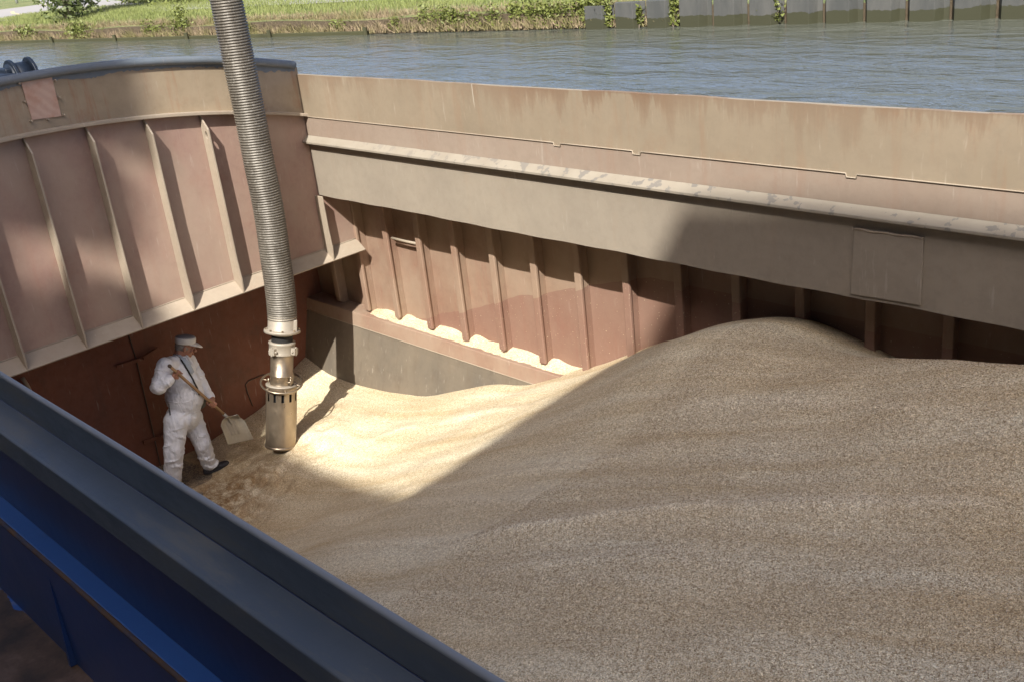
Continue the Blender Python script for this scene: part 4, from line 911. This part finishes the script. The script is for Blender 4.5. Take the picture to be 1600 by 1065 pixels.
# road: survey the edges on the land surface
LZ = WL+.78/S; DZ = -.05
def rp(u, v, dz=.02): p_ = pt(u, v, z=LZ); return (S*p_[0], S*p_[1], Z0+S*p_[2]+dz)
m = MB(); lo = [(-60,40),(0,34),(60,31),(100,29),(150,26),(200,22),(250,18.5),(320,14.5),(400,10.5),(480,7),(560,3),(660,-2),(800,-9)]
hi = [(-60,20),(0,15.5),(40,8),(75,1),(150,-2.5),(205,8),(230,5),(320,2.5),(400,.5),(480,-2),(560,-5),(660,-10),(800,-17)]
hi = [(-60,20),(0,16),(40,11),(75,6),(100,3),(150,1),(178,1.5),(240,8.5),(330,3.5),(420,-.5),(520,-4.5),(640,-10),(800,-17)]
L_ = [rp(*a, dz=.02) for a in lo]; H_ = [rp(*a, dz=.02) for a in hi]
m.add([p_ for ab in zip(L_, H_) for p_ in ab], [(2*i, 2*i+2, 2*i+3, 2*i+1) for i in range(len(lo)-1)]); 
br = [rp(*a, dz=.024) for a in ((75,7),(60,-8),(150,-12),(190,5))]; 
struct('road', m, m_road, fix=False)
m = MB(); m.add([rp(*a, dz=.016) for a in ((70,9),(52,-8),(140,-12),(180,4),(150,6),(110,8))], [(0,1,2,3,4,5)]); struct('side_road', m, m_road, fix=False)
m = MB()
def stripe(m, pts, wd):
    ps = [np.array(rp(*a, dz=.03)) for a in pts]; vs = []; 
    for i, p_ in enumerate(ps):
        d = ps[min(i+1,len(ps)-1)]-ps[max(i-1,0)]; d /= np.linalg.norm(d); s_ = np.cross(d, (0,0,1)); vs += [p_-s_*wd/2, p_+s_*wd/2]
    m.add(vs, [(2*i, 2*i+1, 2*i+3, 2*i+2) for i in range(len(ps)-1)])
stripe(m, [(19,19),(21,22),(30,23.5),(60,24),(90,22),(130,18),(180,15)], .22); stripe(m, [(64,11),(72,8.5)], .25); stripe(m, [(82,12),(100,8)], .2)
struct('road_marking', m, m_mark, fix=False)
# grass blades along the bank and shrubs
def leafmesh(name, C, size, mat, up=.3, parent=None, seed=0, asp=.45):
    r = np.random.default_rng(seed); n = len(C); C = np.asarray(C)-(np.array(parent['_w']) if parent else 0)
    d1 = r.normal(size=(n,3)); d1[:,2] = np.abs(d1[:,2])*up*2+up; d1 /= np.linalg.norm(d1, axis=1)[:,None]; d2 = np.cross(d1, r.normal(size=(n,3))); d2 /= np.linalg.norm(d2, axis=1)[:,None]
    s_ = (size*r.uniform(.6,1.3,n))[:,None]; vv = np.stack([C-d2*s_*asp*.5, C+d2*s_*asp*.5, C+d1*s_+d2*s_*asp*.15, C+d1*s_*1.05-d2*s_*asp*.15], 1).reshape(-1,3); ff = np.arange(4*n).reshape(-1,4)
    me = bpy.data.meshes.new(name); me.from_pydata(vv.tolist(), [], ff.tolist()); me.materials.append(mat); o = bpy.data.objects.new(name, me); COL.objects.link(o)
    if parent: o.parent = parent
    return o
US = bank_u(595, 50); UP1 = bank_u(950, 42)
r = np.random.default_rng(11); n = 90000; u = r.uniform(-6, 62, n); nn_ = r.uniform(.25, 1, n)**1.5*7+.2
C = np.array([bk(a, b, land_z(a, b)-.02) for a, b in zip(u, nn_)])
tag(leafmesh('grass', C, .15, m_blade, up=1.2, seed=1, asp=.14), 'sunlit yellow green grass covering the far bank', 'grass', kind='stuff')
n = 26000; u = r.uniform(-6, UP1+3, n); v_ = r.random(n); C = np.array([bk(a, -.10+.5*b, .02+.55*b) for a, b in zip(u, v_)])
tag(leafmesh('dry_weeds', C, .26, m_dry, up=1.0, seed=2, asp=.10), 'dry brown weeds hanging over the edge of the bank', 'weeds', kind='stuff')
# timber waling on the left stretch
T = thing('timber_bank_edge', bk((US-5)/2, 0, 0), 'low dark wet timber edging along the far bank at left', 'bank edging')
m = MB(); uu = np.linspace(-40, US, 14)
for a, b in zip(uu, uu[1:]):
    m.prism([bk(a+.01,-.18,-.3), bk(b-.01,-.18,-.3), bk(b-.01,0,-.3), bk(a+.01,0,-.3)], (0,0,0), (0,0,.42))
m.build('boards', m_timber, T, bevel=.02)
for a in uu: m = MB(); m.tube([bk(a, -.26, -.6), bk(a, -.26, .26)], .08, 8); m.build('post', m_timber, T)
# sheet pile wall on the right
T = thing('sheet_pile_wall', bk(UP1+8, 0, 0), 'weathered grey steel sheet pile wall along the far bank at right', 'quay wall')
step = 1.04; a = UP1-.6; j = 0
while a < UP1+36:
    zt = .80+.02*math.sin(j*1.7)+ (0 if a > UP1+3 else -.12*(UP1+3-a)/3); m = MB(); e_ = .075
    prof = [(a+e_,-.02),(a+e_+.10,-.24),(a+step*.74,-.26),(a+step*.88,-.02),(a+step-.005,.0),(a+step-.005,.035),(a+e_,.035)]
    m.prism([bk(p0, p1, -.7) for p0, p1 in prof], (0,0,0), (0,0,.7+zt)); m.build('pile', m_pile, T, bevel=.008); a += step; j += 1
# hanging shrubs: each its own
def shrub(name, px, py, wd, ht, label, seed, mat=None, nlv=420, back=.2, group='shrubs on the far bank'):
    u = bank_u(px, py); b = bk(u, back, .1); T = thing(name, b, label, 'shrub', group); r = np.random.default_rng(seed)
    th = r.uniform(0, 6.28, nlv); lobes = r.normal(0, .5, (6,2)); L = lobes[r.integers(0,6,nlv)]
    C = np.stack([L[:,0]*wd*.5+r.normal(0, .22, nlv)*wd, r.normal(0, .16, nlv)*wd*.6, np.abs(L[:,1])*ht*.5+r.uniform(-.25, .75, nlv)*ht*.8], 1)
    P_ = np.array(b)+C[:,:1]*be[None]-np.abs(C[:,1:2])*bn_[None]*.5+C[:,2:3]*np.array([[0,0,1]])
    leafmesh('foliage', P_, .085, mat or m_leaf, up=.25, parent=T, seed=seed, asp=.8)
    m = MB()
    for i in range(5):
        e_ = np.array(b)+be*r.normal(0,.3)*wd+np.array([0,0,ht*r.uniform(.4,.9)]); m.tube([np.array(b)-np.array([0,0,.1]), (np.array(b)+e_)/2+be*.05, e_], [.02,.014,.006], 5)
    m.build('stems', m_bark, T)
for i, (px, py, wd, ht, lb) in enumerate([(50,66,1.4,.7,'leafy green shrub over the timber edge at the far left'),(125,66,2.2,.9,'broad bright shrub hanging to the water under the bushy tree'),(250,60,1.1,.6,'small green shrub on the bank left of the suction hose'),(312,56,1.2,1.0,'tall upright shrub just left of the suction hose'),
    (420,52,.8,.4,'low weed clump just right of the suction hose'),(560,48,.6,.5,'small shrub at the end of the timber edging'),(713,46,1.25,.9,'rounded yellow green shrub hanging down the bank, largest of its row'),(755,45,.7,.7,'narrow shrub second in the row along the bank'),(785,45,.7,.6,'narrow shrub third in the row along the bank'),(822,44,.8,.8,'pointed shrub beside the broad double clump'),
    (868,43,1.3,.9,'broad double clump of shrub near the start of the sheet piles'),(900,43,1.0,.8,'shrub at the right of the broad double clump'),(690,46,.7,.6,'low shrub left of the largest rounded shrub'),(735,45.5,.5,.5,'smallest shrub between the rounded shrub and the narrow ones'),(640,47,.7,.5,'low tangled shrub just past the end of the timber edging'),(846,44,.6,.6,'small shrub left of the broad double clump'),(945,42,.9,.9,'shrub leaning over the first sheet pile'),(928,42,.8,.9,'last shrub before the sheet piles begin'),(962,41,.55,.9,'thin creeper on the first sheet piles'),(1012,40,.3,.5,'tiny creeper sprig on the sheet piles'),(1064,39,.5,.9,'hanging creeper between two grey sheet piles'),(1212,36,.6,.7,'lone creeper on the sheet piles, furthest right')]):
    onp = px > 940; shrub('shrub' if not onp else 'creeper', px, py, wd*(.8 if onp else 1), ht, lb, 50+i, nlv=int(160+340*wd*ht), back=.05 if not onp else -.12)
# bushy tree: trunk and crown rise out of the picture and are mirrored in the water
tb = np.array(rp(110, 30, dz=-.05)); T = thing('bushy_tree', tb, 'leafy tree with a bushy base between the bank and the road', 'tree')
m = MB(); m.tube([tb, tb+np.array([.05,0,1.5]), tb+np.array([-.05,.1,3.5]), tb+np.array([.1,0,5.5])], [.24,.19,.16,.09], 12)
for i in range(7):
    a = i*.9; s0 = tb+np.array([0,0,2.6+.4*i]); m.tube([s0, s0+np.array([math.cos(a)*.8,math.sin(a)*.8,.7]), s0+np.array([math.cos(a)*1.5,math.sin(a)*1.5,1.6])], [.09,.06,.025], 7)
m.build('trunk', m_bark, T, smooth=True)
r = np.random.default_rng(5); n = 1500; C = r.normal(size=(n,3))*np.array([.55,.5,.42])+np.array([-.25,0,.8]); lob = r.normal(size=(9,3))*np.array([.5,.5,.35]); C[:, :] += lob[r.integers(0,9,n)]*.7; C[:,2] = np.abs(C[:,2])
leafmesh('undergrowth', tb+C, .16, m_leaf2, up=.2, parent=T, seed=6, asp=.8)
n = 5000; lob = r.normal(size=(26,3)); lob /= np.linalg.norm(lob, axis=1)[:,None]; lob *= r.uniform(.5,1,(26,1))*np.array([1.6,1.6,1.8]); C = lob[r.integers(0,26,n)]+r.normal(size=(n,3))*.36+np.array([0,0,5.6])
leafmesh('crown', tb+C, .24, m_leaf2, up=.1, parent=T, seed=7, asp=.8)
# lamp posts by the road
for px, py, lb in ((27,6,'thin grey lamp post at the road bend, left of the bushy tree'),(194,5,'thin grey lamp post on the verge, right of the bushy tree')):
    b = np.array(rp(px, py, dz=-.02)); T = thing('lamp_post', b, lb, 'lamp post', 'lamp posts by the road'); m = MB(); m.tube([b, b+np.array([0,0,.6]), b+np.array([0,0,5.5])], [.10,.075,.05], 10); m.build('post', m_galv, T, smooth=True)
    m = MB(); m.tube([b+np.array([0,0,5.45]), b+np.array([.5,-.6,5.7])], .03, 8); m.build('arm', m_galv, T); m = MB(); m.ell(b+np.array([.7,-.8,5.7]), (.28,.12,.07)); m.build('lamp_head', m_galv, T, smooth=True)
# low verge bushes behind the road
for i, (px, py) in enumerate(((240,3.5),(290,5.5))):
    b = np.array(rp(px, py, dz=0)); T = thing('verge_bush', b, ('dark low bush on the grass island beyond the road, left one','dark low bush on the grass island beyond the road, right one')[i], 'shrub', 'verge bushes'); n = 500; C = r.normal(size=(n,3))*np.array([1.5,.7,.22]); C[:,2] = np.abs(C[:,2]); leafmesh('foliage', b+C, .16, m_leaf, up=.3, parent=T, seed=60+i, asp=.7)

# --- winch on the foredeck, its top showing over the arched rim
wp_ = pt(16,112,x=-9.2); wb = np.array(W(-9.2, wp_[1], DECK)); wt = Z0+S*wp_[2]; T = thing('deck_winch', wb, 'dark blue deck winch showing above the rim at the far left', 'winch')
m = MB(); hgt = wt-wb[2]; m.box(wb[0]-.35, wb[0]+.35, wb[1]-.62, wb[1]-.02, wb[2], wb[2]+hgt+.0); m.build('housing', m_winch, T, bevel=.05)
m = MB(); m.tube([wb+np.array([0,-.02,hgt-.10]), wb+np.array([0,.22,hgt-.10])], .19, 24); m.build('drum', m_winch, T, smooth=True)
for yy_ in (.0, .23):
    m = MB(); m.tube([wb+np.array([0,yy_-.01,hgt-.10]), wb+np.array([0,yy_+.03,hgt-.10])], .235, 24); m.build('drum_flange', m_winch, T, bevel=.006)
m = MB(); m.box(wb[0]-.25, wb[0]+.25, wb[1]-.02, wb[1]+.30, wb[2], wb[2]+hgt-.3); m.box(wb[0]-.12, wb[0]+.12, wb[1]-.1, wb[1]+.12, wb[2]+hgt-.02, wb[2]+hgt+.05); m.build('pedestal', m_winch, T, bevel=.02)

# ================================================================= QUAY AND ADDED SHADOW CASTERS BEHIND THE VIEWER
m = MB(); zq = Z0-1.65
m.add([(-900,-1.2,zq),(900,-1.2,zq),(900,-900,zq),(-900,-900,zq),(-900,-1.2,zW-1.5),(900,-1.2,zW-1.5)], [(0,3,2,1),(4,0,1,5)]); struct('quay', m, m_conc, fix=False)
def ST(s_, t, yd): return W(s_-.68*yd, yd, t-1.17*yd)     # a point at distance yd whose shadow falls on sun-line (s,t)
YB = -8.0
def slab(name, poly, mat, parent, yd=YB, depth=1.0):
    f_ = [np.array(ST(a, b, yd)) for a, b in poly]; m = MB(); m.prism(f_, (0,0,0), (0,-S*depth,0)); return m.build(name, mat, parent)
g = (zq-Z0)/S
T = thing('low_shadow_caster', W(-1, YB, g), 'unseen low concrete block added behind the viewer to shade the hold', 'shadow caster')
tz = lambda z: z+1.17*YB
sx_ = lambda x: x+.68*YB
RF = [(-30, .05),(-5.45,.10),(-5.40,.42),(-5.22,.46),(-5.18,1.02),(-5.0,1.12),(-4.82,1.08),(-4.74,.5),(-4.3,.42),(-4.05,.44),(-3.1,.44),(-2.45,.47),(30,.47)]  # outline drawn for its shadow edge; raised part keeps the worker in shade
slab('wall', [(-30, tz(g))]+RF+[(30, tz(g))], m_conc, T, depth=4)  # added unseen block, cuts sun and low sky from the hold
T = thing('slanted_shadow_caster', W(1, YB, g), 'unseen slanted block added behind the viewer to shade the right of the hold', 'elevator tower')
slab('tower', [(-2.30,.44),(-1.64,1.50),(-1.03,2.50),(-.62,3.2),(-.42,3.56),(.3,3.66),(1.2,3.68),(16,3.75),(16,tz(g)),(-2.3,tz(g))], m_caster, T, yd=YB-.02, depth=1.0)  # added unseen block, slanted edge shaped to bound the sunlit patch
T = thing('left_shadow_caster', W(-3, YB-.5, g), 'unseen shapes added behind the viewer to shade the end coaming', 'conveyor')
slab('head', [(-5.12,1.38),(-4.92,1.52),(-4.87,1.98),(-5.0,2.16),(-5.35,2.28),(-5.9,2.1),(-5.95,1.3),(-5.66,1.15),(-5.30,1.18)], m_caster, T, yd=YB-.5, depth=.25)  # added unseen shape for the shadow patches on the end coaming
slab('leg', [(-5.7,1.2),(-5.45,1.2),(-5.50,.5),(-5.40,.05),(-5.75,.0)], m_caster, T, yd=YB-.5, depth=.25)
slab('upper_caster', [(-4.93,2.25),(-4.72,2.36),(-4.74,3.05),(-5.0,3.05),(-5.3,2.45),(-5.28,2.2)], m_caster, T, yd=YB-.5, depth=.12)  # added for its shadow as well

for o in bpy.data.objects:
    if '_w' in o: del o['_w']
